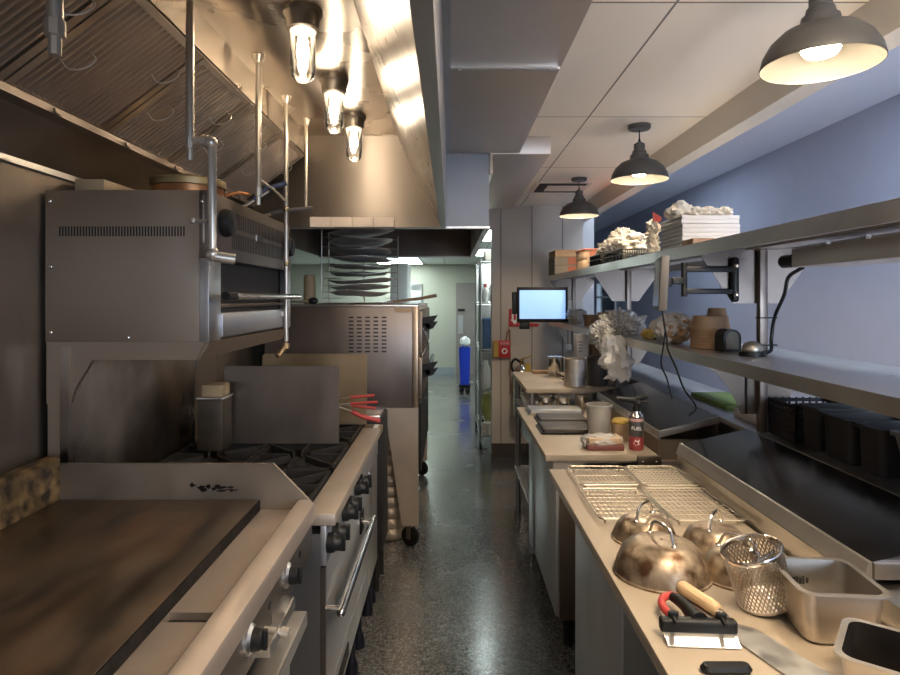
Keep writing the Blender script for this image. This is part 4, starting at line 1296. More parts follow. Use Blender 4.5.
wire_basket(.96, 1.13, 3.98, 4.28, ZU, ZU + .07, 'farther low black wire basket under the crumpled bags')
wire_basket(.97, 1.22, 3.50, 3.90, ZU, ZU + .065, 'nearer low black wire basket under the crumpled bags')
tag(B().crumple((1.06, 4.14, ZU + .105), (.075, .13, .075), 11, .5, 2.6, 4, clipz=ZU + .008).build('paper_bag', PAPER, None, True, 20), 'crumpled white paper bag in the farther black basket', 'bag', 'crumpled paper on the upper shelf')
b = B().crumple((1.09, 3.70, ZU + .11), (.095, .15, .07), 12, .5, 2.4, 4, clipz=ZU + .008).crumple((1.05, 3.80, ZU + .165), (.06, .08, .055), 13, .6, 2.6, 4)
tag(b.build('paper_bag', PAPER, None, True, 20), 'big crumpled white paper bag heaped in the nearer black basket', 'bag', 'crumpled paper on the upper shelf')
# stack of folded white pizza boxes
zz = ZU
bl = ['lowest', 'second from the bottom', 'third from the bottom', 'fourth from the bottom', 'fifth from the bottom', 'sixth from the bottom', 'seventh from the bottom', 'topmost']
random.seed(5)
for k in range(8):
    h = .018
    j = random.uniform(-.004, .004)
    t = thing('flat_box', 'folded white flat box, %s of the stack on the upper shelf' % bl[k], 'box', 'white flat boxes stacked on the upper shelf')
    B().box(.990 + j, 1.236 + j, 2.66 + j, 2.92, zz + .0008, zz + h, .002).build('body', BOXWHITE, t)
    B().box(.9893 + j, .9899 + j, 2.665 + j, 2.915, zz + .003, zz + h - .003).build('side_flap', BOXGREY, t)
    zz += h
b = B()
for k, (x, y, r_, hz) in enumerate(((1.035, 2.80, .060, .044), (1.085, 2.78, .045, .032), (1.125, 2.77, .040, .028), (1.165, 2.76, .038, .025), (1.205, 2.75, .030, .026))):
    b.crumple((x, y, zz + hz * .75), (r_, .07, hz), 21 + k, .5, 2.3, 3, clipz=zz + .001)
tag(b.build('crumpled_paper', PAPER, None, True, 20), 'crumpled white paper strip lying on the folded white boxes', 'paper', 'crumpled paper on the upper shelf')
t = thing('paper_wrapper', 'crumpled wrapper with red print left of the white boxes', 'wrapper')
b = B()
for (y, z, r_) in ((2.98, .03, .035), (3.00, .08, .038), (2.97, .125, .040)):
    b.crumple((.968, y, ZU + z), (.028, .045, r_), int(z * 900), .6, 2.6, 3, clipz=ZU + .001)
b.build('paper', PAPER, t, True, 20)
B().poly([(.955, 2.925, ZU + .150), (.985, 2.925, ZU + .146), (.992, 2.925, ZU + .168), (.950, 2.925, ZU + .196)], (0, .008, .003)).build('red_print', RED, t)
t = thing('wooden_tray', 'small brown wooden tray in front of the white boxes on the shelf edge', 'tray')
B().box(.95, 1.035, 2.44, 2.56, ZU, ZU + .026, .003).build('body', WOOD_D, t)
B().box(1.036, 1.055, 2.44, 2.56, ZU, ZU + .022, .002).build('end_block', WOOD, t)

# ================================================================== ON THE LOWER SHELF
ZL = 1.343


def bowl_prof(r, h, wall=.003, q=.86):
    return [(0, 0), (r * q, 0), (r * (q + .01), .003), (r * .965, h - .007), (r, h - .006), (r, h + .001), (r * .95, h), (r * q - wall, .006), (0, .005)]


KG = 'nested kraft paper bowls on the lower shelf'
for k in range(9):
    o = B().lathe([(r_, h_ + ZL + k * .0092) for r_, h_ in bowl_prof(.079, .058)], (1.085, 2.60, 0), 32).build('paper_bowl', KRAFT)
    names = ['lowest', 'second lowest', 'third', 'fourth', 'middle', 'sixth', 'seventh', 'second highest', 'highest']
    # the stack stands upside down, rims below
    for v in o.data.vertices:
        v.co.z = ZL + k * .0092 + (.059 - (v.co.z - ZL - k * .0092))
    o.data.update()
    tag(o, 'kraft paper bowl, %s ring of the upturned stack beside the post' % names[k], 'bowl', KG)
o = B().lathe([(r_, h_) for r_, h_ in bowl_prof(.040, .030)], (1.112, 2.60, ZL + .134), 28).build('paper_cup', KRAFT)
for v in o.data.vertices:
    v.co.z = 2 * (ZL + .134) + .031 - v.co.z
tag(o, 'small kraft cup upturned on the nested paper bowls', 'cup')
t = thing('bagged_bowls', 'brown paper bowls in a clear bag left of the nested bowls', 'bag')
B().crumple((1.02, 2.83, ZL + .062), (.07, .09, .062), 41, .3, 2.2, 4, clipz=ZL + .004).build('bowls', KRAFT, t)
B().crumple((1.01, 2.84, ZL + .068), (.078, .10, .072), 42, .35, 2.6, 4, clipz=ZL + .001).build('clear_bag', WRAP, t)
t = thing('card_reader', 'black wedge shaped reader behind the bagged bowls', 'reader')
B().poly([(1.02, 3.12, ZL), (1.12, 3.12, ZL), (1.10, 3.12, ZL + .08), (1.075, 3.12, ZL + .105), (1.025, 3.12, ZL + .05)], (0, .10, 0)).build('body', BLACK, t)
B().poly([(1.027, 3.118, ZL + .05), (1.073, 3.118, ZL + .10), (1.075, 3.122, ZL + .105), (1.025, 3.122, ZL + .052)], (0, .01, 0)).build('face', BLACK_PAINT, t)
t = thing('speaker', 'dark arched speaker between the paper bowls and the near post', 'speaker')
pts = [(1.075, ZL)] + [(1.108 + .034 * math.cos(a), ZL + .055 + .032 * math.sin(a)) for a in [PI - PI * k / 10 for k in range(11)]] + [(1.142, ZL)]
pts = [(1.05 + (x - 1.05) * 1.0, z) for x, z in pts]
B().poly([(x - .022, 2.40, z) for x, z in pts], (0, .08, 0)).build('body', BLACK, t)
B().poly([(x - .022 + (1.108 - x) * .28, 2.397, ZL + .01 + (z - ZL) * .78) for x, z in pts], (0, .003, 0)).build('grille', mat('dark grille', (.085, .078, .06), .6), t)
# glass bowls, brown cups, black box towards the far end
t = thing('glass_bowl', 'clear wrapped bowl beside the black box on the lower shelf', 'bowl')
B().lathe([(r_, h_) for r_, h_ in bowl_prof(.085, .085, q=.6)], (1.01, 5.0, ZL), 28).build('bowl', FROST, t)
B().crumple((1.01, 5.0, ZL + .07), (.085, .085, .05), 51, .4, 2.5, 3).build('wrap', WRAP, t)
tag(B().box(.94, 1.045, 5.35, 5.6, ZL, ZL + .10, .004).build('black_box', BLACK), 'black box at the far end of the lower shelf', 'box')
for (x, y, r_, h_, l) in ((1.03, 4.55, .06, .085, 'brown paper tub on the lower shelf, left of the two'), (1.05, 4.22, .052, .11, 'taller brown paper tub beside the crumpled plastic')):
    tag(B().lathe([(0, 0), (r_ * .85, 0), (r_ * .86, .003), (r_, h_ - .004), (r_ * 1.04, h_), (r_ * .97, h_), (r_ * .83, .006), (0, .005)], (x, y, ZL), 28).build('paper_tub', KRAFT), l, 'tub', 'brown tubs on the lower shelf')
tag(B().box(1.12, 1.24, 4.4, 4.52, ZL, ZL + .12, .004).build('napkin_holder', BOXWHITE), 'white box behind the brown paper tubs', 'box')
# big crumpled plastic bag spilling over the lower shelf edge
t = thing('plastic_bag', 'big clump of crumpled clear plastic spilling over the lower shelf edge', 'bag')
b = B().crumple((.99, 3.62, ZL + .04), (.115, .18, .085), 61, .55, 3.4, 5, clipz=ZL + .001).crumple((.855, 3.55, ZL - .005), (.05, .14, .08), 62, .55, 3.2, 4)
b.build('clump', WRAP, t, True, 18)
b = B()
vs, fs = [], []
nx_, nz_ = 22, 22
for i in range(nz_ + 1):
    for j in range(nx_ + 1):
        a = 2 * PI * j / nx_
        zc = ZL + .01 - .235 * i / nz_
        r1 = (.045 + .022 * math.sin(i / nz_ * 2.4))
        q = Vector((math.cos(a) * 1.2, math.sin(a) * 1.2, i * .12))
        rr = r1 * (1 + .75 * noise.noise(q * 1.6) + .4 * noise.noise(q * 4))
        vs.append((.865 + .02 * i / nz_ + rr * math.cos(a), 3.30 + rr * .6 * math.sin(a), zc + .018 * noise.noise(q * 3)))
for i in range(nz_):
    for j in range(nx_):
        fs.append((i * (nx_ + 1) + j, i * (nx_ + 1) + j + 1, (i + 1) * (nx_ + 1) + j + 1, (i + 1) * (nx_ + 1) + j))
b.add(vs, fs)
b.build('hanging_tail', WRAP, t, True, 25)
tag(B().crumple((1.0, 3.14, ZL + .025), (.035, .05, .028), 63, .4, 2.5, 3, clipz=ZL + .001).build('foil_packet', YELLOW), 'small yellow packet beside the crumpled plastic', 'packet')

# ================================================================== PREP TABLES
# --- near table
t = thing('prep_table', 'near refrigerated prep table with dark doors and steel lid', 'table')
B().box(.455, 1.10, .25, 2.20, .13, .80).build('body', STEEL_DARK, t)
B().box(.40, 1.10, .25, 2.365, .83, .872).build('top_frame', STEEL_PANEL, t)
B().box(.45, 1.09, .25, 2.28, .80, .83).build('neck', BLACK_MATTE, t)
for (y0, y1, m) in ((1.60, 2.195, DOOR_LT), (.95, 1.585, DOOR_DK), (.30, .935, DOOR_DK)):
    B().box(.440, .456, y0, y1, .15, .785, .004).build('door', m, t)
b = B().box(.862, 1.123, .25, 2.365, .872, .955)
b.build('rail_housing', STEEL_SHELF, t)
B().poly([(.874, 1.30, .968), (.874, 1.30, .999), (1.123, 1.30, 1.053), (1.123, 1.30, .968)], (0, 1.06, 0)).build('lid', STEEL_LID, t)
B().poly([(.856, 1.295, .961), (.870, 1.295, 1.000), (.876, 1.295, 1.002), (.876, 1.295, .961)], (0, 1.07, 0)).build('lid_edge', EDGE, t)
B().box(.878, 1.12, 1.288, 1.2995, .968, 1.0).build('lid_front', STEEL, t)
for (x, y) in ((.52, .4), (.52, 2.1), (1.02, .4), (1.02, 2.1)):
    B().cyl((x, y, 0), (x, y, .13), .025, n=12).build('leg', BLACK, t)
tag(B().box(.376, .852, .25, 2.372, .873, .900, .003).build('cutting_board', BOARD), 'long cream cutting board on the near prep table', 'cutting board')

# --- middle table
t = thing('prep_table', 'middle refrigerated prep table beyond the wire racks', 'table')
B().box(.48, 1.10, 2.73, 3.60, .14, .80).build('body', STEEL_DARK, t)
B().box(.43, 1.10, 2.60, 3.70, .82, .872).build('top_frame', STEEL_PANEL, t)
B().box(.47, 1.09, 2.63, 3.68, .79, .82).build('neck', STEEL_COOL, t)
B().box(.465, .482, 2.74, 3.42, .15, .785, .004).build('door', DOOR_LT, t)
B().box(.458, .482, 3.43, 3.60, .15, .80, .003).build('corner_post', STEEL_COOL, t)
B().box(.775, .872, 2.570, 2.583, .855, .898, .002).build('corner_plate', STEEL_OVEN, t)
for x in (.795, .850):
    B().sph((x, 2.569, .876), (.004, .003, .004), 8, 6).build('screw', STEEL_BRIGHT, t)
B().box(.56, .862, 2.60, 2.61, .80, .862).build('end_panel', STEEL, t)
B().box(.870, 1.115, 2.61, 3.70, .872, .958).build('rail_housing', STEEL_DARK, t)
B().poly([(.876, 2.61, .962), (.876, 2.61, .992), (1.123, 2.61, 1.053), (1.123, 2.61, .962)], (0, 1.08, 0)).build('lid', STEEL_LID, t)
B().box(.868, .878, 2.605, 3.70, .958, .966).box(.868, .878, 2.605, 3.70, .984, .994).box(.872, .877, 2.605, 3.70, .966, .984).build('lid_edge', EDGE, t)
B().poly([(.868, 2.600, .966), (.868, 2.600, .994), (1.123, 2.600, 1.057), (1.123, 2.600, 1.029)], (0, .009, 0)).build('lid_front', STEEL, t)
for (x, y) in ((.53, 2.8), (.53, 3.5), (1.02, 2.8), (1.02, 3.5)):
    B().cyl((x, y, 0), (x, y, .14), .025, n=12).build('leg', BLACK, t)
tag(B().box(.396, .862, 2.585, 3.72, .873, .900, .003).build('cutting_board', BOARD), 'cream cutting board on the middle prep table', 'cutting board')

# --- far work table
t = thing('work_table', 'far pale topped work table with a hanging drawer unit', 'table')
B().box(.46, 1.10, 3.76, 4.62, .975, 1.003, .003).build('top', BOARD, t)
for (x, y) in ((.50, 3.80), (.50, 4.58), (1.06, 3.80), (1.06, 4.58)):
    B().cyl((x, y, 0), (x, y, .975), .020, n=12).build('leg', STEEL_COOL, t)
B().box(.475, 1.08, 3.78, 4.60, .30, .318).build('under_shelf', STEEL_PANEL, t)
B().box(.53, 1.04, 3.83, 4.55, .58, .80).build('drawer_case', STEEL_DARK, t)
for (y0, y1) in ((3.84, 4.18), (4.20, 4.54)):
    dr = B().box(.516, .53, y0, y1, .59, .79, .003).build('drawer', STEEL_COOL, t)
    B().box(.508, .516, (y0 + y1) / 2 - .06, (y0 + y1) / 2 + .06, .70, .735, .003).build('pull', BLACK, dr)
B().box(.48, 1.08, 3.82, 4.56, .80, .815).build('mid_shelf', STEEL_PANEL, t)
t = thing('food_tub', 'pale plastic tub with lid on the shelf under the far table top', 'tub')
B().rloops([(.60, 4.10, .10, .16, .03, .8155), (.60, 4.10, .115, .18, .03, .885)], True, True).build('body', WHITE_PL, t)
B().rloops([(.60, 4.10, .125, .19, .03, .885), (.60, 4.10, .12, .185, .03, .905)], True, True).build('lid', WHITE_PL, t)

# ================================================================== NEAR TABLE ITEMS
ZT = .9005
WG = 'wire cooling racks on the near board'


def wire_rack(x0, x1, y0, y1, label, m, nw=20, nc=3, dens=None):
    t = thing('cooling_rack', label, 'rack', WG)
    z = ZT + .016
    b = B().rings([((x0 + .012, y0, z), .0028), ((x1 - .012, y0, z), .0028), ((x1, y0 + .012, z), .0028), ((x1, y1 - .012, z), .0028), ((x1 - .012, y1, z), .0028), ((x0 + .012, y1, z), .0028), ((x0, y1 - .012, z), .0028), ((x0, y0 + .012, z), .0028), ((x0 + .012, y0, z), .0028)], 6, False)
    b.build('frame', m, t)
    b = B()
    for k in range(nw):
        x = x0 + (x1 - x0) * (k + .5) / nw
        b.cyl((x, y0, z), (x, y1, z), .0010, n=5)
    for k in range(nc):
        y = y0 + (y1 - y0) * (k + .5) / nc
        b.cyl((x0, y, z - .002), (x1, y, z - .002), .0010, n=5)
    b.build('wire_grid', m, t)
    for (x, y) in ((x0 + .02, y0 + .02), (x1 - .02, y0 + .02), (x0 + .02, y1 - .02), (x1 - .02, y1 - .02)):
        B().cyl((x, y, ZT), (x, y, z - .002), .003, n=6).build('foot', m, t)


wire_rack(.442, .648, 2.115, 2.350, 'wire cooling rack at the far left corner of the near board', WIRE, 15, 3)
wire_rack(.656, .848, 2.110, 2.350, 'wire cooling rack at the far right corner of the near board', WIRE, 14, 9)
wire_rack(.430, .632, 1.79, 2.075, 'wire cooling rack nearer on the left, behind the dome lids', WIRE, 13, 8)
wire_rack(.640, .848, 1.775, 2.080, 'wire cooling rack nearer on the right, behind the dome lids', WIRE, 13, 8)

DG = 'scorched dome lids on the near board'


def dome(x, y, r, h, label, ha, flat=.45):
    t = thing('dome_lid', label, 'lid', DG)
    prof = [(r * 1.02, 0), (r * 1.02, .004), (r * .985, .006), (r * .93, h * .35), (r * .83, h * .66), (r * .68, h * .87), (r * .5, h * .97), (r * .2, h), (.004, h * 1.0)]
    inn = [(.004, h - .003), (r * .2, h - .003), (r * .5, h * .97 - .003), (r * .66, h * .87 - .003), (r * .81, h * .66 - .002), (r * .91, h * .35), (r * .97, .0)]
    b = B().lathe([(a, ZT + c) for a, c in prof + inn], (x, y, 0), 48, close=True)
    b.build('dome', DOME, t)
    d = Vector((math.cos(ha), math.sin(ha), 0))
    c = Vector((x, y, ZT + h))
    w_ = .042
    b = B()
    b.curve([c - d * (w_ + .006) + Vector((0, 0, -.001)), c - d * w_ + Vector((0, 0, .012)), c - d * (w_ * .75) + Vector((0, 0, .030)), c + Vector((0, 0, .036)), c + d * (w_ * .75) + Vector((0, 0, .031)), c + d * w_ + Vector((0, 0, .012)), c + d * (w_ + .006) + Vector((0, 0, -.001))], .0035, 8)
    for s_ in (-1, 1):
        b.sph(c + d * (s_ * (w_ + .006)) + Vector((0, 0, -.001)), (.007, .007, .005), 10, 6)
    b.build('handle', STEEL_BRIGHT, t)


dome(.525, 1.685, .086, .060, 'scorched dome lid at the left rear, behind the large one', R(47))
dome(.500, 1.475, .111, .080, 'largest scorched dome lid, in front beside the red scraper', R(-74))
dome(.690, 1.625, .084, .058, 'dark blotched dome lid at the right rear', R(50))
dome(.672, 1.455, .085, .060, 'pale dome lid behind the perforated basket', R(-50))

# perforated basket leaning a little towards the dome
t = thing('perforated_basket', 'perforated steel basket leaning beside the pale dome lid', 'basket', settle=False)
bm = bmesh.new()
n, mrow = 44, 14
rad, hh = .060, .112
grid = []
for i in range(mrow + 1):
    ring = []
    for j in range(n):
        a = 2 * PI * (j + (.5 if i % 2 else 0)) / n
        r_ = rad * (.93 + .07 * i / mrow)
        ring.append(bm.verts.new((r_ * math.cos(a), r_ * math.sin(a), hh * i / mrow)))
    grid.append(ring)
for i in range(0, mrow - 1):
    for j in range(n):
        o_ = 0 if i % 2 else -1
        # diamond: bottom (i,j) , middle row two, top
        bl_ = grid[i + 1][(j + o_) % n]
        br_ = grid[i + 1][(j + o_ + 1) % n]
        try:
            bm.faces.new((grid[i][j], br_, grid[i + 2][j], bl_))
        except ValueError:
            pass
bm.normal_update()
orig = bm.faces[:]
res = bmesh.ops.inset_individual(bm, faces=orig, thickness=.0012, use_even_offset=True)
inner_faces = orig
bmesh.ops.delete(bm, geom=inner_faces, context='FACES_ONLY')
me = bpy.data.meshes.new('mesh_wall')
bm.to_mesh(me)
bm.free()
me.materials.append(mat('perforated steel', (.42, .38, .33), .3, 1, var=.1))
mw = bpy.data.objects.new('mesh_wall', me)
C.objects.link(mw)
mw.parent = t
so = mw.modifiers.new('thickness', 'SOLIDIFY')
so.thickness = .0009
B().lathe([(rad + .001, hh - .006), (rad + .0025, hh), (rad + .001, hh + .004), (rad - .002, hh + .002), (rad - .002, hh - .006)], n=48, close=True).build('rim', STEEL_BRIGHT, t)
B().lathe([(0, 0), (rad * .93, 0), (rad * .95, .006), (rad * .92, .006), (rad * .9, .002), (0, .002)], n=48).build('bottom', STEEL, t)
b = B().box(-rad + .002, rad - .002, -.007, .007, hh - .030, hh - .028).box(-.004, .004, -.004, .004, hh - .03, hh + .0)
b.build('cross_strap', STEEL_BRIGHT, t)
t.location = (.662, 1.308, ZT + .0162)
t.rotation_euler = (R(-4), R(-16), R(20))

# spatula
t = thing('turner_spatula', 'long steel turner with wooden handle lying on the near board', 'spatula', settle=False)
B().rings([((0, 0, .015), .012), ((.010, 0, .015), .0150), ((.06, 0, .015), .0142), ((.105, 0, .015), .0145), ((.115, 0, .015), .010)], 10).build('handle', WOOD, t)
B().rings([((.113, 0, .012), .009), ((.145, 0, .009), .007)], 10).build('ferrule', STEEL, t)
B().poly([(.135, -.008, .004), (.155, -.014, .003), (.175, -.034, .0015), (.43, -.040, .0012), (.43, .040, .0012), (.175, .034, .0015), (.155, .014, .003), (.135, .008, .004)], (0, 0, .0022)).build('blade', BLADE, t)
t.location = (.508, 1.375, ZT)
t.rotation_euler = (0, 0, math.atan2(-.33, .115))

# black griddle scraper with red loop
t = thing('griddle_scraper', 'black griddle scraper with red loop grip on the near board', 'scraper', settle=False)
B().box(-.072, .072, -.016, .006, .010, .036, .006, 3).build('head', BLACK, t)
B().poly([(-.066, -.045, .001), (.066, -.045, .001), (.068, -.012, .012), (-.068, -.012, .012)], (0, 0, .002)).build('blade', STEEL_SHELF, t)
b = B().rings([((.004, .0, .026), .020), ((.000, .025, .028), .015), ((-.005, .055, .030), .0125), ((-.012, .080, .030), .012), ((-.018, .096, .028), .010)], 12)
b.build('handle', BLACK, t)
b = B().curve([(-.034, .035, .018), (-.044, .052, .020), (-.046, .078, .022), (-.038, .098, .024), (-.022, .107, .026), (-.010, .098, .028)], .008, 10)
b.build('loop_grip', RED, t)
for x in (-.045, .045):
    B().box(x - .004, x + .004, -.03, .018, .034, .040, .001).box(x - .010, x + .010, -.004, .003, .036, .046, .002).build('clamp_bolt', BLACK, t)
t.location = (.475, 1.20, ZT)
t.rotation_euler = (0, 0, R(-4))
tag(B().rloops([(.480, 1.085, .042, .010, .010, ZT), (.480, 1.085, .045, .013, .013, ZT + .006), (.480, 1.085, .040, .009, .009, ZT + .013)], True, True).build('black_grip', BLACK), 'black rounded grip at the bottom edge of the near board', 'handle')


# hotel pans


def hotel_pan(name, label, c, hw, hd, h, ang, mo, mi, tilt=0, rc=.022):
    t = thing(name, label, 'pan', 'steel pans on the near table', settle=False)
    b = B().rloops([(0, 0, hw - .022, hd - .022, rc, 0), (0, 0, hw - .016, hd - .016, rc, .006), (0, 0, hw - .009, hd - .009, rc, h - .004), (0, 0, hw, hd, rc * 1.2, h - .003), (0, 0, hw, hd, rc * 1.2, h), (0, 0, hw - .0105, hd - .0105, rc, h)], True, False)
    b.build('shell', mo, t)
    b = B().rloops([(0, 0, hw - .0107, hd - .0107, rc, h), (0, 0, hw - .0195, hd - .0195, rc, .012), (0, 0, hw - .03, hd - .03, rc * .8, .007)], False, True)
    b.build('interior', mi, t)
    t.location = c
    t.rotation_euler = (0, R(tilt), ang)
    return t


PAN_IN = mat('pan interior', (.42, .39, .35), .38, 1, var=.12, vscale=10)
hp = hotel_pan('hotel_pan', 'deep square steel pan, clean inside, beside the perforated basket', (.742, 1.232, ZT), .082, .088, .102, R(-5), STEEL, PAN_IN)
lb = B()
random.seed(9)
for k in range(7):
    lb.box(-.048 + k * .007, -.048 + k * .007 + random.uniform(.003, .006), .0675, .0690, .052 + random.uniform(0, .004), .070 - random.uniform(0, .006))
lb.build('worn_sticker', BLACK_MATTE, hp)
hotel_pan('hotel_pan', 'steel rimmed pan burnt black inside at the lower right corner', (.735, .985, ZT), .080, .105, .085, R(52), STEEL, CHAR)
hotel_pan('hotel_pan', 'small steel pan on the rail past the end of the lid', (.945, 1.165, .956), .055, .075, .05, R(4), STEEL, PAN_IN)

# ================================================================== MIDDLE TABLE ITEMS
t = thing('torch_can', 'butane torch can with red and black label and black nozzle head', 'torch', settle=False)
cr = .0275
B().lathe([(0, 0), (cr - .002, 0), (cr, .003), (cr, .052)], n=28).build('red_base', RED_CAN, t)
B().lathe([(cr, .052), (cr, .125), (cr - .001, .128)], n=28).build('black_band', BLACK_PAINT, t)
B().lathe([(cr + .0003, .110), (cr + .0003, .121)], n=28).build('red_stripe', mat('pale red print', (.55, .30, .27), .4), t)
B().lathe([(cr - .0005, .127), (cr - .003, .133), (.017, .141), (.016, .148), (0, .148)], n=28).build('shoulder', STEEL_BRIGHT, t)
b = B().cyl((0, 0, .146), (0, 0, .166), .015, n=16).box(-.012, .018, -.011, .011, .164, .190, .005)
b.rings([((.0, 0, .185), .012), ((-.035, 0, .188), .009), ((-.066, 0, .192), .007)], 12)
b.rings([((.0, 0, .190), .011), ((.022, 0, .200), .010), ((.040, 0, .204), .008)], 12)
b.cyl((.014, 0, .184), (.044, 0, .182), .006, n=10)
b.build('torch_head', BLACK, t)
B().cyl((-.064, 0, .1918), (-.074, 0, .193), .0078, n=12).build('nozzle', BLACK_PAINT, t)


def letters(txt, size, m, parent, radius, zc, name='lettering'):
    cu = bpy.data.curves.new(name, 'FONT')
    cu.body = txt
    cu.size = size
    cu.extrude = .0004
    cu.align_x = 'CENTER'
    cu.align_y = 'CENTER'
    o = bpy.data.objects.new(name, cu)
    C.objects.link(o)
    dg = bpy.context.evaluated_depsgraph_get()
    dg.update()
    me = bpy.data.meshes.new_from_object(o.evaluated_get(dg))
    bpy.data.objects.remove(o)
    for v in me.vertices:      # wrap round the can, facing the cook
        a = v.co.x / radius
        rr = radius + .0004 + v.co.z
        v.co = Vector((rr * math.sin(a), -rr * math.cos(a), zc + v.co.y * 1.0))
    me.materials.append(m)
    o = bpy.data.objects.new(name, me)
    C.objects.link(o)
    o.parent = parent
    return o


letters('FUEL', .0185, WHITE, t, cr, .084)
vs = [(-.012, .026), (-.004, .042), (.002, .036), (.013, .045), (.008, .030), (.014, .026), (.004, .022), (-.004, .020)]
B().poly([((cr + .0004) * math.sin(x / cr), -(cr + .0004) * math.cos(x / cr), z) for x, z in vs], (0, .0006, 0)).build('flame_print', WHITE, t)
t.location = (.800, 2.68, ZT)
t.rotation_euler = (0, 0, R(-14))
t.scale = (1.12, 1.12, 1.12)

t = thing('deli_container', 'translucent deli container standing behind the wrapped red tray', 'container')
B().lathe([(0, ZT), (.046, ZT), (.048, ZT + .004), (.058, ZT + .146), (.061, ZT + .148), (.061, ZT + .158), (.056, ZT + .158), (.045, ZT + .006), (0, ZT + .005)], (.690, 2.89, 0), 32).build('body', FROST, t)
t = thing('wrapped_tray', 'dark red tray with cream contents under plastic film beside the torch can', 'tray')
B().box(.585, .742, 2.65, 2.76, ZT, ZT + .024, .004).build('tray', MEAT, t)
B().box(.590, .738, 2.655, 2.755, ZT + .0242, ZT + .052, .008).build('contents', PRODUCT, t)
B().crumple((.660, 2.71, ZT + .030), (.093, .064, .034), 71, .18, 2.2, 4, clipz=ZT + .001).build('film', WRAP, t)
t = thing('cheese_pack', 'yellow topped pack between the deli container and the torch can', 'pack')
B().rloops([(.785, 2.86, .036, .03, .01, ZT), (.785, 2.86, .042, .036, .012, ZT + .075)], True, True).build('tub', PRODUCT, t)
B().crumple((.785, 2.86, ZT + .085), (.044, .04, .018), 72, .3, 2.5, 3).build('topping', YELLOW, t)

TG = 'dark baking pans lying on the middle board'


def dark_pan(x0, x1, y0, y1, z0, label, m, h=.030, name='baking_pan'):
    cx, cy, hw, hd = (x0 + x1) / 2, (y0 + y1) / 2, (x1 - x0) / 2, (y1 - y0) / 2
    t = thing(name, label, 'pan', TG)
    B().rloops([(cx, cy, hw, hd, .012, z0), (cx, cy, hw, hd, .012, z0 + .008), (cx, cy, hw - .008, hd - .008, .012, z0 + .009)], True, True).build('rim', STEEL_BRIGHT if m is not DARKPAN else BLACK, t)
    B().rloops([(cx, cy, hw - .008, hd - .008, .012, z0 + .0092), (cx, cy, hw - .011, hd - .011, .010, z0 + h - .002), (cx, cy, hw - .014, hd - .014, .010, z0 + h)], True, True).build('upturned_base', m, t)


dark_pan(.435, .69, 2.965, 3.18, ZT, 'dark upturned baking pan nearest on the middle board', DARKPAN, .024)
dark_pan(.455, .72, 3.20, 3.40, ZT, 'dark upturned baking pan behind the nearest one', DARKPAN, .026)
dark_pan(.432, .745, 3.44, 3.62, ZT, 'grey flat baking pan with copper edge at the far end of the board', mat('grey pan base', (.34, .34, .33), .4, .9, var=.1), .030)

for (x, y, r_, h_, l) in ((.560, 3.675, .042, .075, 'left one of the small steel insert pans at the far board end'), (.665, 3.675, .050, .072, 'middle small steel insert pan at the far board end'), (.775, 3.675, .040, .080, 'right one of the small steel insert pans at the far board end')):
    tag(B().lathe([(0, ZT), (r_ * .82, ZT), (r_ * .88, ZT + .006), (r_ * .9, ZT + h_ - .008), (r_ * 1.03, ZT + h_ - .003), (r_ * 1.03, ZT + h_), (r_ * .86, ZT + h_), (r_ * .82, ZT + .01), (0, ZT + .008)], (x, y, 0), 30).build('insert_pan', STEEL_BRIGHT), l, 'pan', 'small steel inserts at the far board end')

# ================================================================== FAR TABLE ITEMS
ZF = 1.0035
tag(B().lathe([(0, ZF), (.062, ZF), (.067, ZF + .006), (.067, ZF + .170), (.071, ZF + .175), (.064, ZF + .175), (.062, ZF + .01), (0, ZF + .008)], (.775, 3.87, 0), 36).build('stock_pot', STEEL), 'tall shiny steel pot on the far work table', 'pot')
tag(B().lathe([(0, ZF), (.062, ZF), (.064, ZF + .006), (.064, ZF + .175), (.067, ZF + .179), (.060, ZF + .179), (.058, ZF + .01), (0, ZF + .008)], (.925, 3.92, 0), 32).build('black_crock', BLACK_PAINT), 'tall black crock right of the shiny pot', 'crock')
t = thing('sauce_pan', 'small steel saucepan with black handle left of the shiny pot', 'pan')
B().lathe([(0, ZF), (.042, ZF), (.046, ZF + .008), (.048, ZF + .125), (.060, ZF + .132), (.060, ZF + .135), (.044, ZF + .13), (.042, ZF + .01), (0, ZF + .008)], (.735, 4.38, 0), 28).build('body', STEEL_BRIGHT, t)
B().curve([(.745, 4.335, ZF + .02), (.755, 4.27, ZF + .018), (.78, 4.2, ZF + .008), (.75, 4.14, ZF + .008)], .007, 8).build('handle', BLACK, t)
simple_bin(1.0, 1.09, 3.80, 3.95, ZF, ZF + .12, GREY_TUB, 'food_tub', 'small grey tub at the right end of the far work table', 'tub')
t = thing('spray_box', 'white and grey box with print under the lower shelf', 'box')
B().box(.885, .965, 4.35, 4.47, ZF, ZF + .29, .004).build('body', BOXWHITE, t)
for k in range(4):
    B().box(.893, .923, 4.348, 4.3495, ZF + .235 - k * .022, ZF + .246 - k * .022).build('print', BOXGREY, t)
tag(B().box(.985, 1.08, 4.32, 4.45, ZF, ZF + .23, .006).build('spice_box', WOOD_D), 'dark brown box beside the white printed box', 'box')
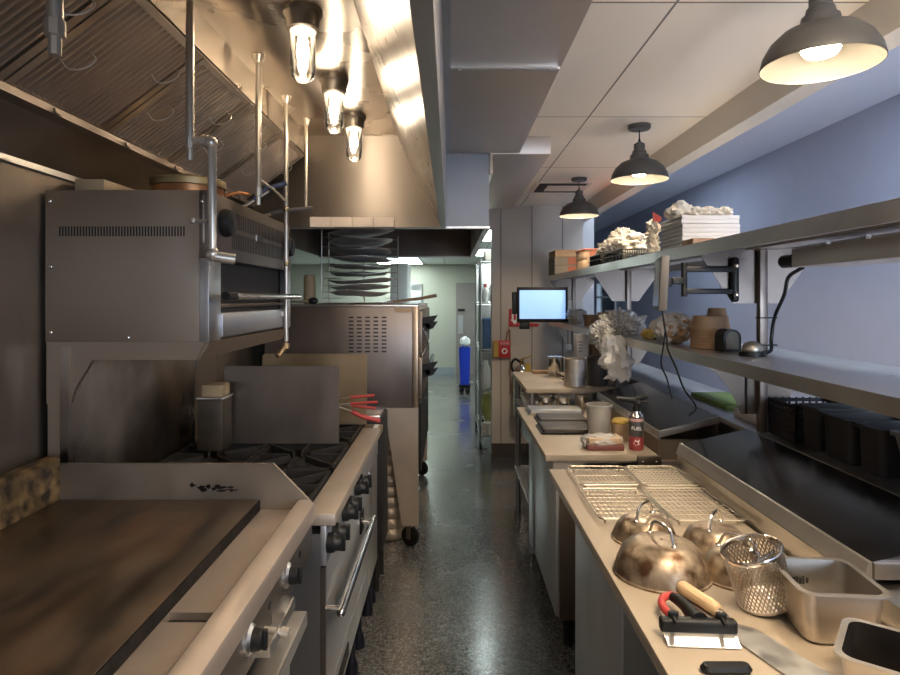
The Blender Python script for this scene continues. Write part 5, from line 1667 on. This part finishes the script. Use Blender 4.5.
tag(B().box(.60, .72, 4.50, 4.58, ZF, ZF + .02, .003).build('chopping_block', KRAFT), 'thin brown slab at the far end of the work table', 'block')

# ================================================================== BINS ON THE PASS COUNTER
ZP = 1.0555
t = thing('black_crate', 'black perforated crate beside the near shelf post', 'crate')
b = B()
x0, x1, y0, y1, z0, z1 = 1.175, 1.38, 2.12, 2.305, ZP, ZP + .13
b.box(x0, x1, y0, y1, z0, z0 + .006)
for (a, c, e, f) in ((x0, x1, y0, y0 + .005), (x0, x1, y1 - .005, y1), (x0, x0 + .005, y0, y1), (x1 - .005, x1, y0, y1)):
    for k in range(6):
        z = z0 + .006 + k * .0215
        b.box(a, c, e, f, z, z + (.019 if k < 4 else .013))
for k in range(9):
    f = k / 8
    x = x0 + (x1 - x0 - .006) * f
    y = y0 + (y1 - y0 - .006) * f
    for (a, e) in ((x, y0 + .0005), (x, y1 - .0055)):
        b.box(a, a + .006, e, e + .005, z0, z1)
    for (a, e) in ((x0 + .0005, y), (x1 - .0055, y)):
        b.box(a, a + .005, e, e + .006, z0, z1)
b.build('basket', BLACK_TUB, t)
BG = 'dark tubs lined up on the pass counter'
simple_bin(1.172, 1.40, 2.0, 2.11, ZP, ZP + .140, BLACK_TUB, 'food_tub', 'black tub with a raised corner right of the perforated crate', 'tub', BG)
simple_bin(1.172, 1.42, 1.83, 1.99, ZP, ZP + .132, BLACK_TUB, 'food_tub', 'black tub second from the perforated crate', 'tub', BG)
simple_bin(1.172, 1.42, 1.70, 1.82, ZP, ZP + .134, BLACK_TUB, 'food_tub', 'black tub next to the grey tub', 'tub', BG)
simple_bin(1.175, 1.40, 1.42, 1.68, ZP, ZP + .140, GREY_TUB, 'food_tub', 'grey tub at the right picture edge on the pass counter', 'tub', BG, taper=.03)
tag(B().box(1.215, 1.40, 2.75, 3.15, ZP, ZP + .02, .003).build('green_tray', LEAF), 'bright green tray on the pass counter beyond the near post', 'tray')
tag(B().box(1.19, 1.30, 2.42, 2.62, ZP, ZP + .035, .003).build('white_carton', BOXWHITE), 'low white carton on the pass counter beside the near post', 'carton')

settle_all()
